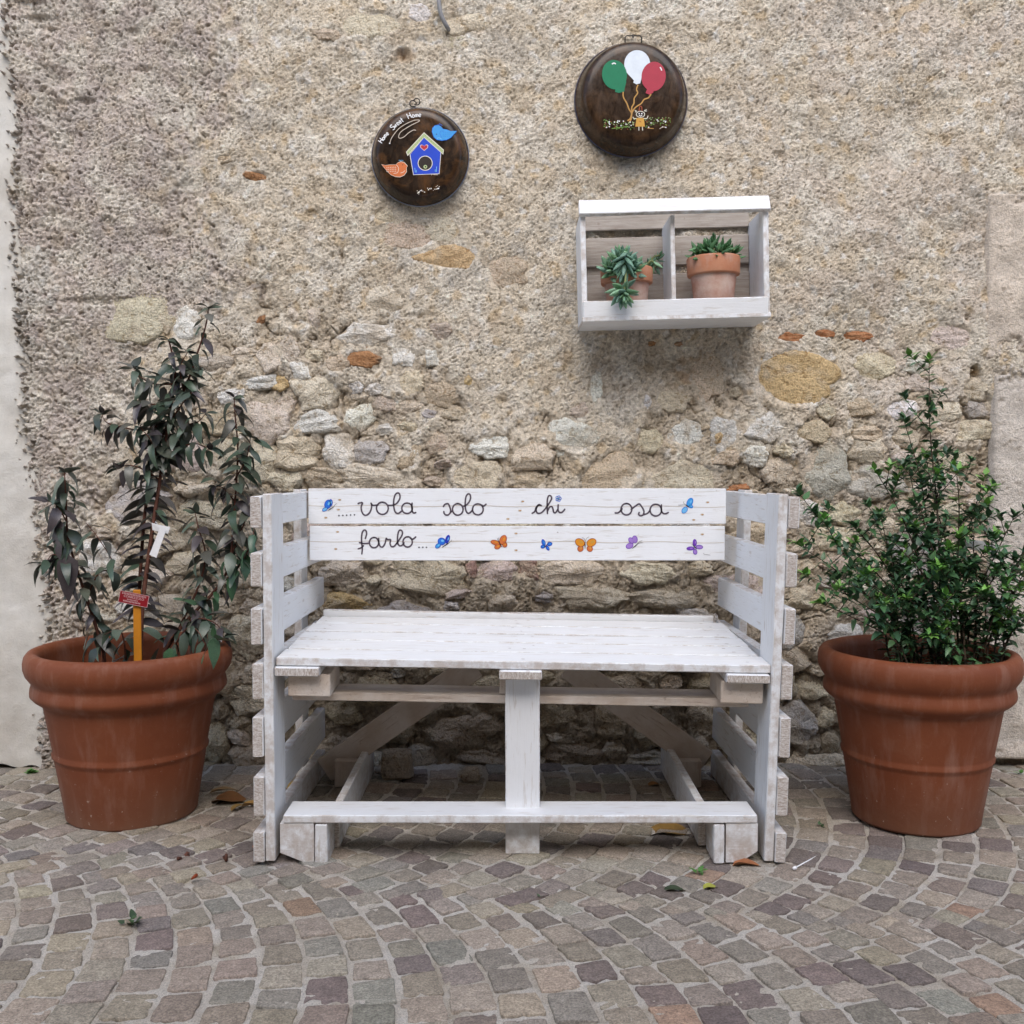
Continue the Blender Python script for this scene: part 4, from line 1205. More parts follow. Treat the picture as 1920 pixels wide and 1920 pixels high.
def put_leaf(p, d, L, c, var=None, roll=None):
    global nleaf
    me = LV[PR.randrange(5) if var is None else var]
    M = orient(p, d, (0, 0, 1), PR.uniform(-.7, .7) if roll is None else roll) @ Matrix.Diagonal((L, L * PR.uniform(.85, 1.15), L, 1))
    f = PR.uniform(.6, 1.3)
    if nleaf >= 300:
        b = len(ljv)
        ljv.extend([tuple(M @ v_.co) for v_ in me.vertices]); ljq.extend([tuple(b + k_ for k_ in pl.vertices) for pl in me.polygons]); ljc.extend([tuple(x * f for x in c)] * len(me.vertices))
        return
    o = link(bpy.data.objects.new('leaf', me), lp, M)
    o.color = (c[0] * f, c[1] * f, c[2] * f, 1)
    nleaf += 1
for si, (uvy, r0, kind) in enumerate(STEMS):
    P = [Vector(p) for p in cat_rom(stem3(uvy), 5)]
    if kind != 'f' and uvy[0][1] > 1200: P[0].z = .34
    mb = MB(); n = len(P)
    mb.tube(P, [r0 * (1 - .72 * i / (n - 1)) for i in range(n)], 7)
    mb.obj('stem', MAT['bark_red'], lp)
    # leaves along the stem
    length = sum((P[i + 1] - P[i]).length for i in range(n - 1))
    acc = 0; ang = PR.uniform(0, 6.28)
    step = {'m': .0145, 'd': .0100, 'f': .018, 'g': .014}[kind]
    nxt = {'m': .10, 'd': .14 if si in (2, 4) else .02, 'f': .03, 'g': .03}[kind]
    for i in range(n - 1):
        seg = (P[i + 1] - P[i]).length
        while acc + seg > nxt:
            p = P[i].lerp(P[i + 1], (nxt - acc) / seg)
            nxt += step * PR.uniform(.7, 1.3)
            t = (P[i + 1] - P[i]).normalized()
            ang += 2.4
            a = t.cross(Vector((0, 1, 0))).normalized(); b = t.cross(a)
            rad = a * math.cos(ang) + b * math.sin(ang)
            rad.y = rad.y * .75 - .12
            frac = nxt / length
            u, v = proj(*p)
            if kind == 'm' and v > 860:
                if v > 1150 and PR.random() < .5: continue
                d = Vector((math.copysign(1, rad.x), rad.y * .6, PR.uniform(-.45, .12)))
                add_leaf(p, d, PR.uniform(.065, .100), PR.choice(PURP if PR.random() < .7 else LCOL), PR.choice([1, 3, 0]))
            elif kind == 'g':
                add_leaf(p, rad * .6 + Vector((0, -.2, -.75)), PR.uniform(.06, .085), PR.choice(FRESH))
            else:
                d = rad * PR.uniform(.6, 1.25) + Vector((0, -.12, -PR.uniform(.3, 1.0))) + t * .2; p = p + rad * .008
                c = PR.choice(LCOL)
                if si == 4 and v > 930: c = PR.choice(FRESH + LCOL)
                add_leaf(p, d, PR.uniform(.048, .086) * (1.15 if si == 2 else 1), c)
        acc += seg
    # whorl at the tip
    if kind in 'md':
        for k in range(5):
            ang += 2.4
            d = Vector((math.cos(ang) * .8, math.sin(ang) * .5, PR.uniform(-.3, .8)))
            add_leaf(P[-1], d, PR.uniform(.03, .06), PR.choice(LCOL))
for (u, v, y, dx, dz, L, cl) in [(400, 1195, 2.67, -.5, -.8, .075, 0), (400, 1195, 2.665, .15, -1, .085, 1), (400, 1195, 2.66, 1.0, -.05, .075, 0), (400, 1195, 2.66, .1, .8, .04, 0), (330, 1215, 2.72, -.3, -1, .07, 1), (318, 1215, 2.72, .15, -1, .075, 0), (298, 1215, 2.74, -.5, -1, .075, 1),
                              (180, 1215, 2.72, -.35, -1, .075, None), (120, 1010, 2.80, -.12, -1, .12, None), (128, 1040, 2.79, .05, -1, .13, None), (112, 975, 2.80, -.05, -1, .11, None)]:
    add_leaf(at(u, v, y), Vector((dx, -.25, dz)), L, FRESH[cl] if cl is not None else PR.choice(LCOL), 2)

LEAVES.sort(key=lambda t_: -t_[2] / t_[0].y)
for t_ in LEAVES: put_leaf(*t_)
me = mesh_np('foliage', ljv, ljq, [MAT['myrtle_joined']], True, np.array(ljc, np.float32))
tag(link(bpy.data.objects.new('foliage', me), lp), kind='stuff')

# paper tag on the shrub and plant marker in the pot
tg = thing('plant_tag', at(300, 1000, 2.88), 'blank white paper tag hanging on the stem of the left shrub', 'tag')
def quad_card(mb, uvs, y, th=.0006, mi=0, dy=0.0):
    P = [at(u, v, y + dy * i) for i, (u, v) in enumerate(uvs)]
    vs = P + [p + Vector((0, th, 0)) for p in P]
    n = len(P)
    mb.add(vs, [tuple(range(n))[::-1], tuple(range(n, 2 * n))] + [(i, (i + 1) % n, (i + 1) % n + n, i + n) for i in range(n)], mi, False)
mb = MB(); quad_card(mb, [(284, 980), (298, 984), (319, 988), (315, 1001), (286, 994)], 2.88, dy=.001)
mb.obj('tag_head', MAT['white'], tg)
mb = MB(); quad_card(mb, [(300, 989), (312, 992), (293, 1046), (280, 1040)], 2.877, dy=.001)
mb.obj('tag_strip', MAT['white'], tg)
mb = MB(); mb.tube([at(298, 988, 2.876), at(292, 978, 2.90), at(288, 985, 2.945)], .0008, 5); mb.obj('tie', MAT['white'], tg)

mk = thing('plant_marker', at(256, 1243, 2.80), 'small dark red lettered sign on an orange stake in the left pot', 'sign')
a, b = at(256, 1246, 2.78), at(257, 1106, 2.78)
plank('stake', mk, (a + b) / 2 + Vector((0, .004, -.02)), (b - a).length + .04, .0215, .006, (0, 0, 1), (1, 0, 0), mat='stake')
sc_ = at(251, 1123, 2.774); rl = -R(11.5)
sx = Vector((math.cos(rl), 0, math.sin(rl))); sz = Vector((-math.sin(rl), 0, math.cos(rl)))
SW_, SHt = .0805, .0325
plank('sign_plate', mk, sc_, SW_, SHt, .002, sx, sz, mat='signred', ch=.0006, jit=.0001, nseg=3)
face = sc_ + Vector((0, -.0014, 0))
mb = MB()
for (x0, x1, z0, z1) in ((-.5, .5, .47, .5), (-.5, .5, -.5, -.47), (-.5, -.486, -.47, .47), (.486, .5, -.47, .47)):
    q = [(x0, z0), (x1, z0), (x1, z1), (x0, z1)]
    mb.add([face + sx * (x * SW_) + sz * (z * SHt) for x, z in q], [(0, 1, 2, 3)], 0, False)
mb.obj('border', MAT['signpink'], mk)
def text_obj(name, body, size, world, mat, parent, spacing=1.0):
    cu = bpy.data.curves.new(name, 'FONT'); cu.body = body; cu.size = size; cu.align_x = 'CENTER'; cu.align_y = 'CENTER'; cu.space_character = spacing
    to = bpy.data.objects.new(name + '_curve', cu); COL.objects.link(to)
    dg = bpy.context.evaluated_depsgraph_get()
    me = bpy.data.meshes.new_from_object(to.evaluated_get(dg))
    bpy.data.objects.remove(to)
    me.materials.clear(); me.materials.append(MAT[mat])
    return link(bpy.data.objects.new(name, me), parent, world)
fm = lambda z: frame(face + sz * (z * SHt) + Vector((0, -.0003, 0)), sx, sz, Vector((0, -1, 0)))
text_obj('lettering', 'CORBEZZOLO', .0085, fm(.10), 'signpink', mk, 1.0)
def dashes(n, x0, x1, z, hgt):
    mb = MB()
    for k in range(n):
        xa = x0 + (x1 - x0) * k / n; xb = xa + (x1 - x0) / n * .72
        for kk in range(2):
            zz = z + (.5 - kk) * hgt * .55
            q = [(xa, zz - hgt * .16), (xb, zz - hgt * .16), (xb, zz + hgt * .16), (xa, zz + hgt * .16)]
            mb.add([face + Vector((0, -.0003, 0)) + sx * (x * SW_) + sz * (z_ * SHt) for x, z_ in q], [(0, 1, 2, 3)], 0, False)
    mb.obj('small_print', MAT['signpink'], mk)
dashes(16, -.42, .42, .33, .15); dashes(8, -.22, .16, -.12, .10); dashes(12, -.34, .26, -.29, .12)

# ---- right: myrtle-like shrub with small leaves
RX_, RY_ = 1.128, 2.828
rp = big_pot(RX_, RY_, 0.962, 'terracotta pot right of the bench with a bushy small leaved green shrub', 'potted_shrub', 'potted plant')
MR = random.Random(31)
ML = [leaf_mesh('leaf', 1, .46, .25, .4, 4, 'myrtle'), leaf_mesh('leaf', 1, .40, .4, .7, 4, 'myrtle'), leaf_mesh('leaf', 1, .5, .12, .25, 4, 'myrtle')]
MC = [(.046, .115, .042), (.062, .145, .056), (.034, .080, .036), (.075, .160, .062), (.052, .125, .068)]
MT = [(.15, .33, .06), (.11, .27, .055), (.18, .36, .08)]
MSTEM = [  # base u, tip u v, depth at the tip, twigs
    (1765, 1742, 672, 2.90, 11), (1740, 1693, 782, 2.88, 7), (1775, 1790, 850, 2.92, 3), (1745, 1640, 880, 2.86, 4), (1725, 1596, 980, 2.84, 4), (1700, 1522, 958, 2.80, 4), (1690, 1492, 1018, 2.76, 3),
    (1790, 1848, 890, 2.88, 4), (1800, 1905, 962, 2.86, 4), (1800, 1885, 1040, 2.80, 4), (1815, 1918, 1100, 2.78, 4), (1750, 1720, 930, 2.80, 4), (1760, 1668, 1010, 2.76, 4), (1775, 1800, 1000, 2.76, 4), (1735, 1612, 1085, 2.74, 4),
    (1720, 1560, 1075, 2.80, 3), (1790, 1760, 1060, 2.70, 4), (1810, 1850, 1120, 2.70, 4), (1770, 1700, 1120, 2.68, 4), (1830, 1900, 1180, 2.70, 3), (1760, 1745, 1150, 2.66, 3), (1700, 1655, 1140, 2.72, 3), (1780, 1735, 850, 2.92, 3), (1840, 1935, 1010, 2.88, 3), (1745, 1700, 860, 2.92, 4), (1800, 1830, 960, 2.92, 4), (1730, 1650, 960, 2.92, 4), (1800, 1860, 1000, 2.84, 5), (1760, 1740, 1000, 2.84, 5), (1740, 1690, 1060, 2.82, 5), (1770, 1740, 1190, 2.66, 5), (1700, 1505, 1075, 2.74, 5), (1705, 1535, 1130, 2.70, 4), (1700, 1560, 1010, 2.78, 5), (1720, 1600, 1150, 2.68, 5), (1830, 1940, 1120, 2.72, 5), (1830, 1930, 1060, 2.80, 5), (1820, 1890, 1130, 2.70, 5)]
mleaves = []
def m_leaf(p, d, L, c, r): mleaves.append((p, d, L, c, r))
def along(P, start, step, tipn, Lr):
    n = len(P); acc = 0; nxt = start; ang = MR.uniform(0, 6.28)
    total = sum((P[i + 1] - P[i]).length for i in range(n - 1))
    for i in range(n - 1):
        seg = (P[i + 1] - P[i]).length
        while acc + seg > nxt:
            p = P[i].lerp(P[i + 1], (nxt - acc) / seg); f = nxt / total
            nxt += step * MR.uniform(.75, 1.3)
            t = (P[i + 1] - P[i]).normalized(); ang += 1.57 + MR.uniform(-.35, .35)
            a = t.cross(Vector((0, 1, 0))).normalized(); b = t.cross(a)
            for s_ in (0, math.pi):
                if MR.random() < .12: continue
                rad = a * math.cos(ang + s_) + b * math.sin(ang + s_)
                d = rad + t * MR.uniform(.2, .7) + Vector((0, 0, MR.uniform(-.25, .15)))
                m_leaf(p, d, MR.uniform(*Lr) * (1 - .25 * max(0, f - .7) / .3), MR.choice(MC), MR.uniform(-.5, .5))
        acc += seg
    if tipn:
        bright = MR.random() < .45
        for k in range(tipn):
            ang += 2.4
            t = (P[-1] - P[-2]).normalized()
            d = t * MR.uniform(.3, 1.0) + Vector((math.cos(ang), math.sin(ang) * .7, MR.uniform(-.1, .4))) * .8
            m_leaf(P[-1] - t * MR.uniform(0, .022), d, MR.uniform(.024, .036), MR.choice(MT if bright else MC), 0)
for (ub, ut, vt, yt, tw) in MSTEM:
    base = Vector((at(ub, 1240, 2.86).x + MR.uniform(-.02, .02), RY_ + MR.uniform(-.09, .09), .345))
    tip = at(ut, vt, yt)
    mid = base.lerp(tip, .5) + Vector((-.25 * (tip.x - base.x) + MR.uniform(-.02, .02), MR.uniform(-.02, .02), .03))
    P = [Vector(p) for p in cat_rom([base, base.lerp(mid, .5) + Vector((MR.uniform(-.01, .01), 0, 0)), mid, mid.lerp(tip, .5) + Vector((MR.uniform(-.012, .012), 0, .012)), tip], 5)]
    n = len(P); mb = MB()
    mb.tube(P, [.0036 * (1 - .75 * i / (n - 1)) for i in range(n)], 6)
    ln = (tip - base).length
    twigs = []
    for k in range(tw):
        i = int(n * MR.uniform(.40, .97)); p = P[min(i, n - 2)]
        a = MR.uniform(0, 6.28); l_ = MR.uniform(.05, .13) * min(1, ln / .4)
        d = Vector((math.cos(a), math.sin(a) * .7, MR.uniform(.5, 1.1))).normalized()
        T = [p, p + d * l_ * .5 + Vector((0, 0, .004)), p + d * l_ + Vector((0, 0, .012))]
        mb.tube(T, [.0016, .0012, .0007], 5, 0, False)
        twigs.append(T)
    mb.obj('stem', MAT['bark'], rp)
    along(P, ln * MR.uniform(.08, .22), .021, 9, (.030, .044))
    for T in twigs: along(T, .008, .0150, 8, (.025, .038))
MR.shuffle(mleaves)
def lsize(t):
    u, v = proj(*t[0]); return -(t[2] / t[0].y) * (1 if 0 < u < 1920 and v < 1250 else .3)
mleaves.sort(key=lsize)
jv, jq, jc = [], [], []
for i, (p, d, L, c, r_) in enumerate(mleaves):
    M = orient(p, d, (0, 0, 1), r_) @ Matrix.Diagonal((L, L, L, 1))
    f = MR.uniform(.75, 1.3); c = tuple(x * f for x in c)
    me = ML[i % 3]
    if i < 300:
        o = link(bpy.data.objects.new('leaf', me), rp, M); o.color = (*c, 1)
    else:
        b = len(jv)
        jv += [tuple(M @ v.co) for v in me.vertices]; jq += [tuple(b + k for k in pl.vertices) for pl in me.polygons]; jc += [c] * len(me.vertices)
me = mesh_np('foliage', jv, jq, [MAT['myrtle_joined']], True, np.array(jc, np.float32))
tag(link(bpy.data.objects.new('foliage', me), rp), kind='stuff')
tg2 = thing('plant_tag', at(1840, 1030, 2.93), 'white plastic tag half hidden in the leaves of the right shrub', 'tag')
mb = MB(); quad_card(mb, [(1802, 1010), (1842, 1014), (1872, 1028), (1868, 1038), (1838, 1034), (1800, 1024)], 2.94, dy=.002)
mb.obj('tag_strip', MAT['white'], tg2)

# ---- the two small pots on the shelf
def small_pot(uc, vr, Y, r, hgt, label, cols, shoots, trail):
    c = at(uc, vr, Y)
    fl = Q(SHW / 2 + (c.x - (orig.x + SHW / 2)), .1, .0165)
    t = thing('potted_succulent', (c.x, Y, fl.z), label, 'potted plant', 'small potted succulents on the wall shelf')
    hgt = c.z - fl.z
    pf = [(0, .001), (r * .66, 0), (r * .69, .004), (r * .86, hgt * .66), (r * .87, hgt * .69), (r * .985, hgt * .70), (r, hgt * .72), (r * 1.02, hgt * .97), (r * 1.0, hgt), (r * .93, hgt), (r * .91, hgt * .97), (r * .88, hgt * .8)]
    M = Matrix.Translation((c.x, Y, fl.z)) @ Matrix.Rotation(-roll, 4, 'Y')
    mb = MB(); mb.lathe(pf[:5], 56); mb.obj('pot', MAT['terra_bloom'], t, M)
    mb = MB(); mb.lathe(pf[4:], 56); mb.obj('rim', MAT['terra_small'], t, M)
    mb = MB(); mb.add([(0, 0, hgt * .9)] + [(r * .9 * math.cos(a * .2), r * .9 * math.sin(a * .2), hgt * .88) for a in range(32)], [(0, 1 + k, 1 + (k + 1) % 32) for k in range(32)])
    mb.obj('soil', MAT['soil'], t, M)
    top = M @ Vector((0, 0, hgt * .9))
    SR = random.Random(int(uc))
    sl = [fleshy(1, .34, 1.3), fleshy(1, .40, .6), fleshy(1, .32, .15)]
    for (u, v, y, n, L, kind) in shoots:
        tip = at(u, v, y)
        root = top + Vector(((tip.x - top.x) * .45, (tip.y - top.y) * .4, -.005))
        midp = root.lerp(tip, .55) + Vector((0, -.004 if kind == 'r' else -.03, .018 if kind == 'r' else .03))
        P = [Vector(p) for p in cat_rom([root, midp, tip], 6)]
        mb = MB(); mb.tube(P, .0032, 6); mb.obj('stem', MAT['succ_stem'], t)
        ax = (P[-1] - P[-3]).normalized()
        if kind == 's': ax = (ax * .5 + Vector((0, -.8, -.1))).normalized()
        if kind == 'r': ax = (ax * .4 + Vector((0, -.55, .65))).normalized()
        a1_ = ax.cross(Vector((1, 0, .1))).normalized(); a2_ = ax.cross(a1_)
        ang = SR.uniform(0, 6)
        for k in range(n):
            ang += 2.4; f = k / n
            op = .15 + 1.3 * f
            d = ax * math.cos(op) + (a1_ * math.cos(ang) + a2_ * math.sin(ang)) * math.sin(op)
            p = P[-1] - ax * (.034 * f * (1.5 if kind == 't' else 1)) * L / .04
            o = bpy.data.objects.new('leaf', SR.choice(sl))
            l_ = L * (.55 + .45 * min(1, f * 2)) * SR.uniform(.85, 1.1)
            link(o, t, orient(p, d, ax, 0) @ Matrix.Diagonal((l_, l_, l_, 1)))
            cc = SR.choice(cols); ff = SR.uniform(.8, 1.2); o.color = (cc[0] * ff, cc[1] * ff, cc[2] * ff, 1)
    return t
def fleshy(L, W, curl):
    mb = MB(); vs = []; nl, nr = 6, 6
    for i in range(nl + 1):
        t = i / nl
        w = W / 2 * max(.03, math.sin(math.pi * min(.985, .10 + .88 * t) ** 0.85)) ** .8
        x = t; z = .16 * curl * t * t
        for k in range(nr):
            a = 2 * math.pi * k / nr
            vs.append((x, w * math.cos(a), z + w * .55 * math.sin(a)))
    fs = [(i * nr + k, i * nr + (k + 1) % nr, (i + 1) * nr + (k + 1) % nr, (i + 1) * nr + k) for i in range(nl) for k in range(nr)]
    fs += [tuple(range(nr))[::-1], tuple(range(nl * nr, nl * nr + nr))]
    mb.add(vs, fs)
    return mb.mesh('leaf', MAT['succ'])
G1 = [(.13, .25, .18), (.16, .29, .22), (.15, .29, .15), (.19, .34, .21)]
G2 = [(.075, .19, .075), (.11, .25, .11), (.06, .15, .065)]
small_pot(1177, 505, 3.175, .079, .15, 'small terracotta pot in the left shelf bay with a trailing blue green succulent', G1,
          [(1166, 482, 3.08, 34, .064, 'r'), (1142, 498, 3.10, 18, .052, 'r'), (1188, 496, 3.08, 22, .054, 'r'), (1205, 500, 3.16, 10, .034, 'r'), (1222, 494, 3.19, 16, .036, 'r'), (1238, 478, 3.21, 9, .026, 'r'), (1232, 506, 3.18, 10, .034, 't'),
           (1168, 515, 3.06, 18, .054, 't'), (1170, 556, 3.04, 22, .060, 's')], True)
small_pot(1340, 484, 3.175, .080, .17, 'small limed terracotta pot in the right shelf bay with short green succulent rosettes', G2,
          [(1325, 464, 3.13, 16, .050, 'r'), (1338, 452, 3.17, 12, .042, 'r'), (1362, 464, 3.14, 15, .046, 'r'), (1380, 470, 3.16, 12, .044, 'r'), (1308, 472, 3.13, 10, .048, 'r'), (1350, 470, 3.10, 10, .042, 'r'), (1298, 478, 3.17, 6, .032, 't')], False)

# ================================================================== PAINTED PANS
def pan(uc, vc, r, depth, label, mat, rim, squash=1.0):
    c = at(uc, vc, YW - .012)
    t = thing('painted_pan', (c.x, YW, c.z), label, 'painted pan', 'painted pans hung on the wall')
    pf = [(r * .985, .0), (r * 1.0, .003), (r * 1.005, .008), (r * .99, .0115)]
    side_ = [(r * .978, .012), (r * .965, .018), (r * .935, .035), (r * .905, depth * .70), (r * .875, depth * .86), (r * .83, depth * .96), (r * .77, depth * .995), (r * .70, depth * 1.0), (r * .4, depth * 1.006), (r * .012, depth * 1.008)]
    M = frame(c, (1, 0, 0), (0, 0, 1), (0, -1, 0)) @ Matrix.Rotation(0, 4, 'X')
    mb = MB(); mb.lathe(pf, 96); mb.obj('rim', MAT[rim], t, M)
    mb = MB(); mb.lathe([(r * .99, .0115)] + side_, 96); mb.obj('pan_bottom', MAT[mat], t, M)
    return t, c
p1t, p1c = pan(788.5, 296.5, .1545, .062, 'small dark brown pan painted with a blue birdhouse and two birds', 'pan1', 'rim1')
p2t, p2c = pan(1182.5, 190, .1785, .078, 'larger dark brown pan painted with three balloons above a tiny girl', 'pan2', 'rim2')
Y1 = YW - .012 - .062 * 1.01
Y2 = YW - .012 - .078 * 1.01
cv1 = lambda u, v: at(670 + u / 8, 160 + v / 8, Y1)
cv2 = lambda u, v: at(1060 + u / 7.385, 50 + v / 7.385, Y2)
PAINTS = {}
def paint(name, parent, items, conv, yb):
    """flat brush work: ('f'|'l', points, width, material)"""
    names = []; mb = MB()
    yb -= PAINTS.get(parent.name, 0.0)
    PAINTS[parent.name] = PAINTS.get(parent.name, 0.0) + .0001 + .00003 * len(items)
    for i, it in enumerate(items):
        if it[3] not in names: names.append(it[3])
        mi = names.index(it[3]); y = yb - .0004 - .00003 * i
        if it[0] == 'f': fill(mb, it[1], y, mi, conv)
        else:
            ribbon(mb, cat_rom(it[1], 5) if len(it[1]) > 2 else it[1], it[2] * (7.5 if it[2] < 3 else 1.0), y, mi, False, conv)
    return mb.obj(name, [MAT[n_] for n_ in names], parent)
house = [(795, 1035), (845, 1338), (1225, 1322), (1250, 1000), (1000, 785)]
roof = [(730, 1000), (1000, 705), (1298, 968), (1285, 1040), (1000, 785), (755, 1060)]
it = [('f', [(785, 1040), (838, 1346), (1232, 1330), (1258, 1005), (1000, 775)], 0, 'cream'), ('f', house, 0, 'blue')]
it += [('f', [(730, 1000), (1000, 705), (1000, 785), (755, 1062)], 0, 'cream'), ('f', [(1000, 705), (1298, 968), (1288, 1040), (1000, 785)], 0, 'cream'),
       ('f', [(742, 1000), (1000, 720), (1000, 772), (758, 1040)], 0, 'sage'), ('f', [(1000, 720), (1288, 972), (1280, 1022), (1000, 772)], 0, 'sage')]
it += [('f', ell(1018, 1168, 112, 112, 30), 0, 'cream'), ('f', ell(1018, 1168, 101, 101, 30), 0, 'hole'), ('f', ell(1020, 1222, 28, 28), 0, 'sage'), ('f', ell(1024, 1222, 11, 12), 0, 'black')]
heart = [(1003, 985), (945, 935), (938, 905), (960, 888), (985, 895), (1003, 915), (1020, 895), (1045, 885), (1066, 905), (1058, 940)]
it += [('f', heart, 0, 'signpink'), ('f', [(1003 + (x - 1003) * .78, 932 + (y_ - 932) * .76) for x, y_ in heart], 0, 'red')]
for k in range(9):
    f_ = k / 8; it.append(('l', [(760 + 225 * f_, 1010 - 240 * f_), (775 + 222 * f_, 1020 - 236 * f_)], 6, 'leafgreen')); it.append(('l', [(1015 + 255 * f_, 760 + 222 * f_), (1028 + 250 * f_, 748 + 228 * f_)], 6, 'leafgreen'))
it += [('l', [(862, 1240), (872, 1310)], 9, 'paleblue'), ('l', [(884, 1270), (890, 1310)], 8, 'paleblue'), ('l', [(1190, 1220), (1186, 1300)], 9, 'paleblue'), ('l', [(1170, 1262), (1168, 1300)], 8, 'paleblue')]
paint('painted_birdhouse', p1t, it, cv1, Y1)
bb = [(1125, 700), (1130, 650), (1165, 612), (1215, 602), (1255, 622), (1285, 660), (1340, 668), (1400, 690), (1490, 688), (1450, 730), (1400, 785), (1340, 815), (1270, 825), (1200, 815), (1150, 775)]
it = [('f', [(1300 + (x - 1300) * 1.04, 718 + (y_ - 718) * 1.08) for x, y_ in bb], 0, 'midblue'), ('f', bb, 0, 'skyblue'), ('l', [(1290, 690), (1250, 690), (1240, 735), (1270, 790)], 6, 'midblue'), ('f', ell(1188, 736, 8, 8), 0, 'navy'), ('l', [(1195, 800), (1225, 790), (1262, 808)], 10, 'paleblue'), ('l', [(1228, 600), (1232, 578), (1275, 606)], 6, 'midblue'), ('l', [(1165, 612), (1160, 635)], 6, 'paleblue')]
for i in range(5):
    for j in range(3): it.append(('l', [(1290 + i * 30, 700 + j * 30 + i * 3), (1302 + i * 28, 712 + j * 30)], 5, 'midblue'))
paint('painted_bird', p1t, it, cv1, Y1)
ob = [(368, 1192), (420, 1205), (500, 1195), (580, 1195), (610, 1165), (650, 1150), (700, 1160), (735, 1195), (750, 1215), (735, 1240), (738, 1300), (700, 1350), (640, 1375), (570, 1370), (500, 1340), (440, 1280)]
it = [('f', [(560 + (x - 560) * 1.03, 1262 + (y_ - 1262) * 1.06) for x, y_ in ob], 0, 'cream'), ('f', ob, 0, 'orange'), ('l', [(585, 1195), (618, 1240), (605, 1310), (545, 1325)], 6, 'cream'), ('f', ell(682, 1195, 8, 7), 0, 'black'), ('l', [(650, 1318), (690, 1305), (715, 1282)], 7, 'cream'), ('l', [(620, 1128), (690, 1130)], 5, 'paleblue'), ('l', [(650, 1150), (648, 1130)], 5, 'paleblue')]
for i in range(6):
    for j in range(3): it.append(('l', [(440 + i * 26, 1225 + j * 30 + (5 - i) * 1), (452 + i * 26, 1245 + j * 29)], 6, 'cream'))
paint('painted_bird', p1t, it, cv1, Y1)
GL = {'H': [[(0, 0), (0, 1)], [(.62, 0), (.62, 1)], [(0, .52), (.62, .5)]], 'S': [[(.6, .85), (.4, 1), (.12, .88), (.12, .66), (.5, .48), (.58, .2), (.35, 0), (.02, .12)]],
      'o': [ell(.27, .28, .25, .28, 12)], 'm': [[(0, 0), (0, .55)], [(0, .38), (.18, .56), (.3, .42), (.3, 0)], [(.3, .38), (.48, .56), (.62, .42), (.62, 0)]],
      'e': [[(.02, .3), (.46, .32), (.42, .5), (.22, .57), (.03, .4), (.06, .12), (.24, 0), (.46, .1)]], 'w': [[(0, .55), (.14, 0), (.3, .42), (.44, 0), (.6, .55)]], 't': [[(.2, .95), (.2, .12), (.36, 0)], [(0, .62), (.42, .62)]]}
WD = {'H': .86, 'S': .78, 'o': .70, 'm': .80, 'e': .62, 'w': .76, 't': .58}
arc = cat_rom([(372, 872), (445, 768), (540, 680), (600, 615), (700, 545), (770, 510), (830, 490), (930, 478), (1050, 468)], 12)
def arc_at(s_):
    acc = 0
    for i in range(len(arc) - 1):
        l_ = math.dist(arc[i], arc[i + 1])
        if acc + l_ >= s_ or i == len(arc) - 2:
            f_ = (s_ - acc) / l_
            return (arc[i][0] + (arc[i + 1][0] - arc[i][0]) * f_, arc[i][1] + (arc[i + 1][1] - arc[i][1]) * f_), math.atan2(arc[i + 1][1] - arc[i][1], arc[i + 1][0] - arc[i][0])
        acc += l_
for (wd_, s0, cs) in (('Home', 0, 66), ('Sweet', 255, 72), ('Home', 548, 72)):
    it = []; s_ = s0
    for ch in wd_:
        o_, a_ = arc_at(s_)
        for st in GL[ch]:
            sc2 = cs * (1.12 if ch in 'HS' else 1.0)
            pts = [(o_[0] + (x * sc2 * .92) * math.cos(a_) + (y_ * sc2) * math.sin(a_), o_[1] + (x * sc2 * .92) * math.sin(a_) - (y_ * sc2) * math.cos(a_)) for x, y_ in st]
            it.append(('l', pts, 12 / 8, 'white'))
        s_ += WD[ch] * cs * .92
    paint('lettering', p1t, it, lambda u, v: cv1(u, v), Y1)
paint('flourish', p1t, [('l', [(488, 876), (520, 790), (620, 660), (740, 580), (860, 530), (930, 530), (920, 550), (800, 610), (660, 700), (622, 770), (640, 800), (700, 780), (770, 720), (840, 678), (882, 680)], 7 / 8 * 1.6, 'dull'), ('f', ell(488, 876, 10, 10), 0, 'white')], cv1, Y1)
paint('signature', p1t, [('l', [(1110, 1352), (1130, 1338), (1160, 1345), (1210, 1346)], 1.2, 'dull')], cv1, Y1)
CHr = random.Random(4); it = []
for k in range(26):
    u = CHr.uniform(880, 1235); v = 1625 - (u - 880) * .27 + CHr.uniform(-34, 30)
    if 970 < u < 1050 and CHr.random() < .5: continue
    it.append(('f', ell(u, v, CHr.uniform(5, 17), CHr.uniform(4, 12), 6, CHr.uniform(0, 3), CHr.uniform(-.5, .3)), 0, CHr.choice(['cream', 'dull', 'white'])))
paint('chipped_enamel', p1t, it, cv1, Y1)
bal = lambda cx, cy, rx, ry: ell(cx, cy, rx, ry, 30)
def balloon(parent, cx, cy, rx, ry, rot, knot, c, hl):
    it = [('f', ell(cx, cy, rx, ry, 32, 0, rot), 0, c)]
    it.append(('f', knot, 0, c))
    if hl: it.append(('l', hl, 16 / 7.4, 'white'))
    paint('painted_balloon', parent, it, cv2, Y2)
balloon(p2t, 995, 520, 180, 195, 0, [(870, 660), (950, 745), (940, 775), (985, 800), (1035, 785), (1050, 735), (1062, 600), (995, 560)], 'balloonwhite', None)
balloon(p2t, 680, 665, 172, 205, -.15, [(590, 830), (690, 870), (690, 905), (740, 918), (815, 900), (822, 850), (845, 760), (700, 740)], 'green', [(645, 520), (672, 505), (700, 518)])
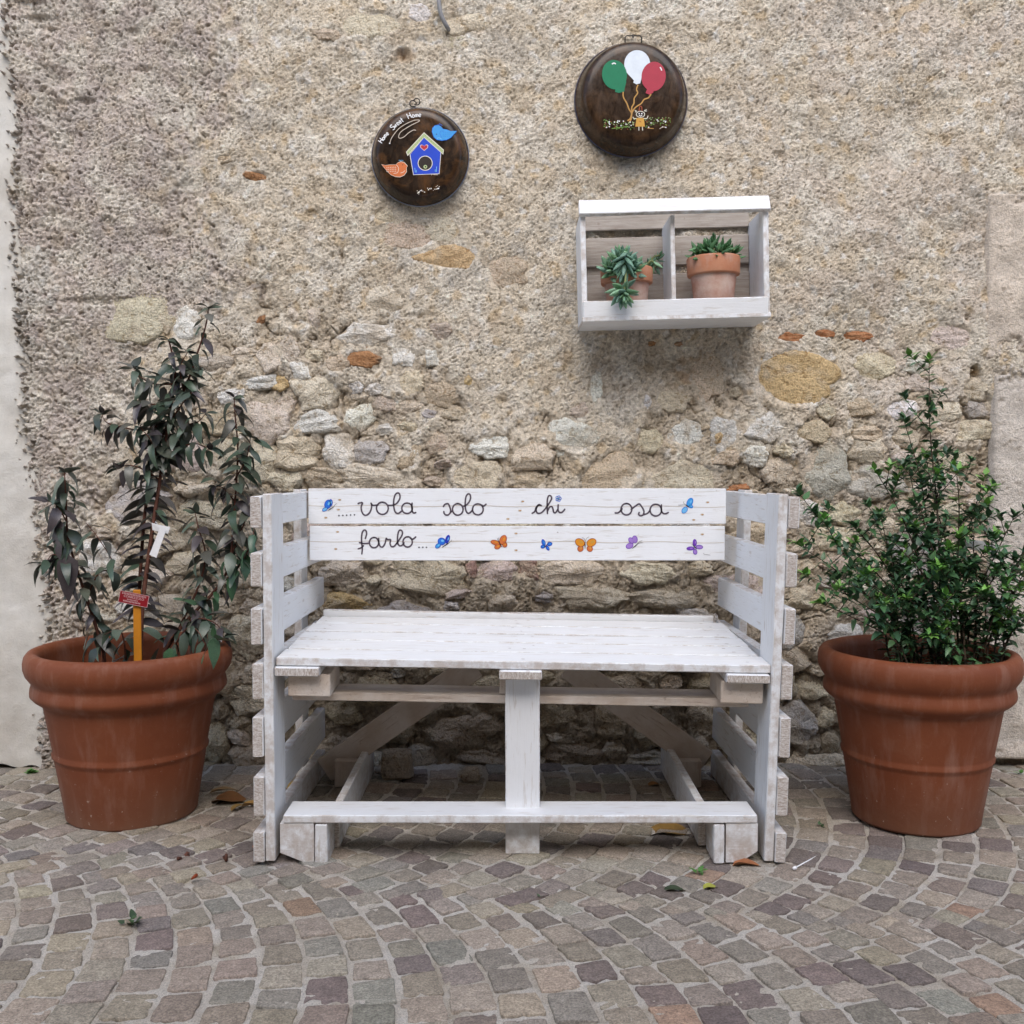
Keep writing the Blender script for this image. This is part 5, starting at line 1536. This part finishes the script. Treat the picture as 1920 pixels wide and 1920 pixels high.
balloon(p2t, 1222, 690, 168, 205, .12, [(1065, 790), (1130, 870), (1110, 920), (1170, 945), (1215, 915), (1225, 885), (1330, 830), (1200, 740)], 'crimson', [(1310, 562), (1325, 582), (1333, 610)])
paint('painted_string', p2t, [('l', [(800, 905), (805, 980), (850, 1060), (880, 1140), (915, 1200), (900, 1270), (860, 1305)], 2.4, 'tan'), ('l', [(1005, 805), (985, 870), (1000, 920), (955, 990), (950, 1060), (920, 1120), (925, 1190)], 2.4, 'tan'),
                          ('l', [(1185, 935), (1150, 985), (1090, 1010), (1050, 1065), (970, 1120), (925, 1190), (910, 1280), (880, 1335)], 2.4, 'tan')], cv2, Y2)
it = [('f', [(985, 1265), (1085, 1265), (1102, 1385), (968, 1385)], 0, 'gold'), ('f', ell(1040, 1215, 58, 42), 0, 'hole'), ('l', ell(1040, 1215, 58, 42), 1.2, 'cream'), ('f', ell(1022, 1206, 9, 9, 10), 0, 'white'), ('f', ell(1058, 1206, 9, 9, 10), 0, 'white'), ('l', [(1018, 1226), (1040, 1240), (1064, 1226)], 1.1, 'white'), ('l', [(985, 1170), (960, 1160)], 1.2, 'cream'), ('l', [(985, 1175), (965, 1185)], 1.2, 'cream'),
      ('l', [(1090, 1165), (1125, 1150)], 1.2, 'cream'), ('l', [(1095, 1172), (1130, 1170)], 1.2, 'cream'), ('l', [(1020, 1172), (1030, 1110), (1055, 1110), (1060, 1168)], 1.6, 'rust'), ('l', [(985, 1275), (945, 1270), (935, 1250)], 1.4, 'cream'), ('l', [(1085, 1275), (1130, 1270), (1145, 1235)], 1.4, 'cream'),
      ('l', [(1018, 1388), (1018, 1440)], 1.5, 'cream'), ('l', [(1065, 1388), (1070, 1440)], 1.5, 'cream'), ('l', [(1025, 1310), (1050, 1325)], 1.2, 'rust')]
paint('painted_girl', p2t, it, cv2, Y2)
GRr = random.Random(9); it = []
for k in range(170):
    u = GRr.uniform(530, 1455)
    if 955 < u < 1105: continue
    v = 1345 + GRr.uniform(-60, 55) + (30 if 620 < u < 950 else 0) - (25 if u > 1150 else 0)
    it.append(('f', ell(u, v, GRr.uniform(5, 13), GRr.uniform(4, 8), 7, 0, GRr.uniform(0, 3)), 0, GRr.choice(['leafgreen', 'darkgreen', 'leafgreen', 'sage', 'rust', 'leafgreen'])))
for k in range(26):
    u = GRr.uniform(550, 1480); v = 1350 + GRr.uniform(-60, 60)
    if 955 < u < 1105: continue
    it.append(('f', ell(u, v, 9, 9, 9), 0, 'white'))
it += [('l', [(640, 1420), (760, 1405), (870, 1390)], 1.2, 'leafgreen'), ('l', [(1130, 1415), (1220, 1420)], 1.2, 'tan')]
paint('painted_meadow', p2t, it, cv2, Y2)
paint('signature', p2t, [('l', [(1300, 1425), (1340, 1400), (1380, 1402)], 1.1, 'dull')], cv2, Y2)
# hangers
mb = MB()
h0 = at(778, 202, YW - .012)
for (cx, cz, r_, s0_, s1_) in ((-.006, .012, .010, 0, 300), (.006, .018, .010, -140, 170)):
    mb.tube([h0 + Vector((cx + r_ * math.cos(R(s0_ + (s1_ - s0_) * i / 16)), -.004 * i / 16, cz + r_ * math.sin(R(s0_ + (s1_ - s0_) * i / 16)))) for i in range(17)], .0018, 6)
mb.tube([h0 + Vector((0, 0, -.016)), h0 + Vector((0, -.004, .004))], .003, 6)
mb.obj('hanger', MAT['iron'], p1t)
mb = MB()
g_ = [at(u, v, YW - .014) for u, v in ((1172, 84), (1172, 70), (1175, 67), (1200, 67), (1203, 70), (1203, 84))]
mb.tube(g_, .0021, 6)
mb.tube([at(1187, 64, YW - .004), at(1187, 70, YW - .022)], .0022, 6)
mb.obj('hanger', MAT['iron'], p2t)

# ================================================================== SMALL THINGS
cp = [(822, -120, 3.285), (821, -30, 3.275), (823, 5, 3.27), (828, 30, 3.272), (838, 50, 3.283), (844, 60, 3.32)]
mb = MB(); mb.tube([Vector(p) for p in cat_rom([at(*c_) for c_ in cp], 6)], .0068, 10)
tag(mb.obj('conduit', MAT['pipe']), 'grey curved conduit entering the wall above the birdhouse pan', 'pipe')

FR = random.Random(3)
def fallen(u, v, L, W, col, label, rot=0.0, curl=1.2, fold=.5, z=.008, name='fallen_leaf', n=1):
    p = atz(u, v, z)
    me = leaf_mesh(name, L, W, fold, curl, 8, 'dry')
    o = bpy.data.objects.new(name, me)
    link(o, None, Matrix.Translation(p) @ Matrix.Rotation(rot, 4, 'Z') @ Matrix.Rotation(-curl * .42, 4, 'Y') @ Matrix.Translation((-L * .45, 0, .004)))
    o.color = (*col, 1)
    return tag(o, label, 'leaf', 'leaves fallen on the paving')
fallen(432, 1494, .13, .085, (.15, .065, .02), 'large crumpled rust brown leaf between the left pot and bench', .1, 1.0, .35, .012)
fallen(420, 1478, .10, .022, (.26, .17, .08), 'narrow tan curled leaf lying above the crumpled rust leaf', .35, .8, .6, .016)
fallen(478, 1508, .09, .025, (.26, .15, .04), 'yellow brown leaf stalk against the bench left foot', .05, .7, .9, .010)
fallen(446, 1512, .07, .018, (.24, .15, .045), 'thin yellowish leaf pointing to the camera near the rust leaf', 1.2, .6, .7, .006)
fallen(1262, 1553, .16, .085, (.24, .14, .035), 'big ochre leaf under the foot board of the bench', .05, .9, .35, .010)
fallen(1402, 1618, .085, .028, (.30, .11, .04), 'small orange dried leaf at the right front foot of the bench', -.12, .9, .8, .008)
fallen(1334, 1663, .045, .024, (.30, .30, .05), 'yellow green leaf on the cobbles before the right foot', .2, .9, .5, .006)
fallen(1266, 1667, .062, .026, (.03, .045, .02), 'dark green leaf on the cobbles before the bench', .12, .8, .5, .006)
fallen(487, 1588, .035, .03, (.45, .22, .12), 'pinkish brown leaf tucked under the left front foot', 1.0, .8, .3, .010)
fallen(1228, 1470, .05, .03, (.28, .13, .04), 'small brown leaf in the shade under the bench', .4, .8, .3, .008)
fallen(560, 1470, .08, .05, (.38, .26, .06), 'yellow leaf lying inside the left arm of the bench', .5, .8, .3, .010)
# curled red-brown scraps
for i, (u, v, lb) in enumerate([(352, 1606, 'tiny curled brown scrap furthest from the camera on the left cobbles'), (338, 1617, 'tiny curled brown scrap left of the other scraps on the cobbles'), (421, 1612, 'tiny curled brown scrap nearest the bench left foot'), (361, 1654, 'tiny dark red scrap on the cobbles nearest the camera')]):
    p = atz(u, v, .004); mb = MB()
    mb.tube([p + Vector((FR.uniform(-.008, .008), FR.uniform(-.008, .008), FR.uniform(0, .014))) for _ in range(5)], [.002, .004, .005, .004, .001], 6)
    tag(mb.obj('dry_scrap', MAT['rust'] if i == 3 else MAT['bark_red']), lb, 'debris', 'dry scraps on the cobbles')
a, b = atz(1537, 1602, .004), atz(1493, 1626, .008)
mb = MB(); mb.tube([a, a.lerp(b, .5), b], .0016, 7)
d_ = (b - a).normalized(); mb.tube([b - d_ * .002, b + d_ * .004, b + d_ * .012, b + d_ * .016], [.002, .0045, .0045, .001], 8)
tag(mb.obj('cotton_bud', MAT['white']), 'white cotton bud lying on the cobbles right of the bench', 'litter')

def weed(u, v, n, size, cols, label):
    p = atz(u, v, .0)
    t = thing('weed', p, label, 'weed', 'weeds in the paving joints')
    me = [leaf_mesh('leaf', 1, .55, .2, .5, 4, 'myrtle'), leaf_mesh('leaf', 1, .7, .1, .3, 4, 'myrtle')]
    for k in range(n):
        a = FR.uniform(0, 6.28); d = Vector((math.cos(a), math.sin(a), FR.uniform(.15, 1.1)))
        o = bpy.data.objects.new('leaf', FR.choice(me))
        L = size * FR.uniform(.6, 1.1)
        link(o, t, orient(p + Vector((FR.uniform(-.4, .4) * size, FR.uniform(-.4, .4) * size, FR.uniform(0, .5) * size)), d, (0, 0, 1), FR.uniform(-.5, .5)) @ Matrix.Diagonal((L, L, L, 1)))
        c = FR.choice(cols); o.color = (*c, 1)
BG = [(.10, .24, .05), (.13, .28, .07), (.08, .2, .04)]; DG = [(.03, .06, .025), (.05, .10, .035)]
weed(60, 1452, 26, .022, BG, 'bright green clover weed at the foot of the pale plaster wall')
weed(245, 1738, 9, .028, DG, 'dark weed in a cobble joint at the lower left')
weed(1312, 1640, 8, .022, BG + [(.4, .5, .3)], 'pale green seedling on the cobbles before the bench right foot')
weed(1912, 1452, 8, .018, BG, 'small weed behind the right pot at the corner stone')
weed(1540, 1552, 6, .014, DG, 'tiny tuft in the joint between bench and right pot')
weed(1012, 1684, 5, .012, DG, 'speck of weed in the joint in front of the centre leg')
# loose stones under the bench
for (u, v, w_, h_, sd, lb) in [(743, 1447, .095, .085, 71, 'loose squared stone under the left half of the bench'), (882, 1452, .060, .035, 72, 'small loose tan stone beneath the bench behind the centre leg')]:
    p = atz(u, v + 16, 0)
    o = plank('loose_stone', None, (p.x, p.y + .03, h_ * .49), w_, h_, .07, (1, 0, .05 if sd == 71 else -.03), (0, 0, 1), mat='stone', ch=.008, jit=.0035, nseg=4)
    o.color = (.46, .40, .32, 1); tag(o, lb, 'stone', 'loose stones under the bench')
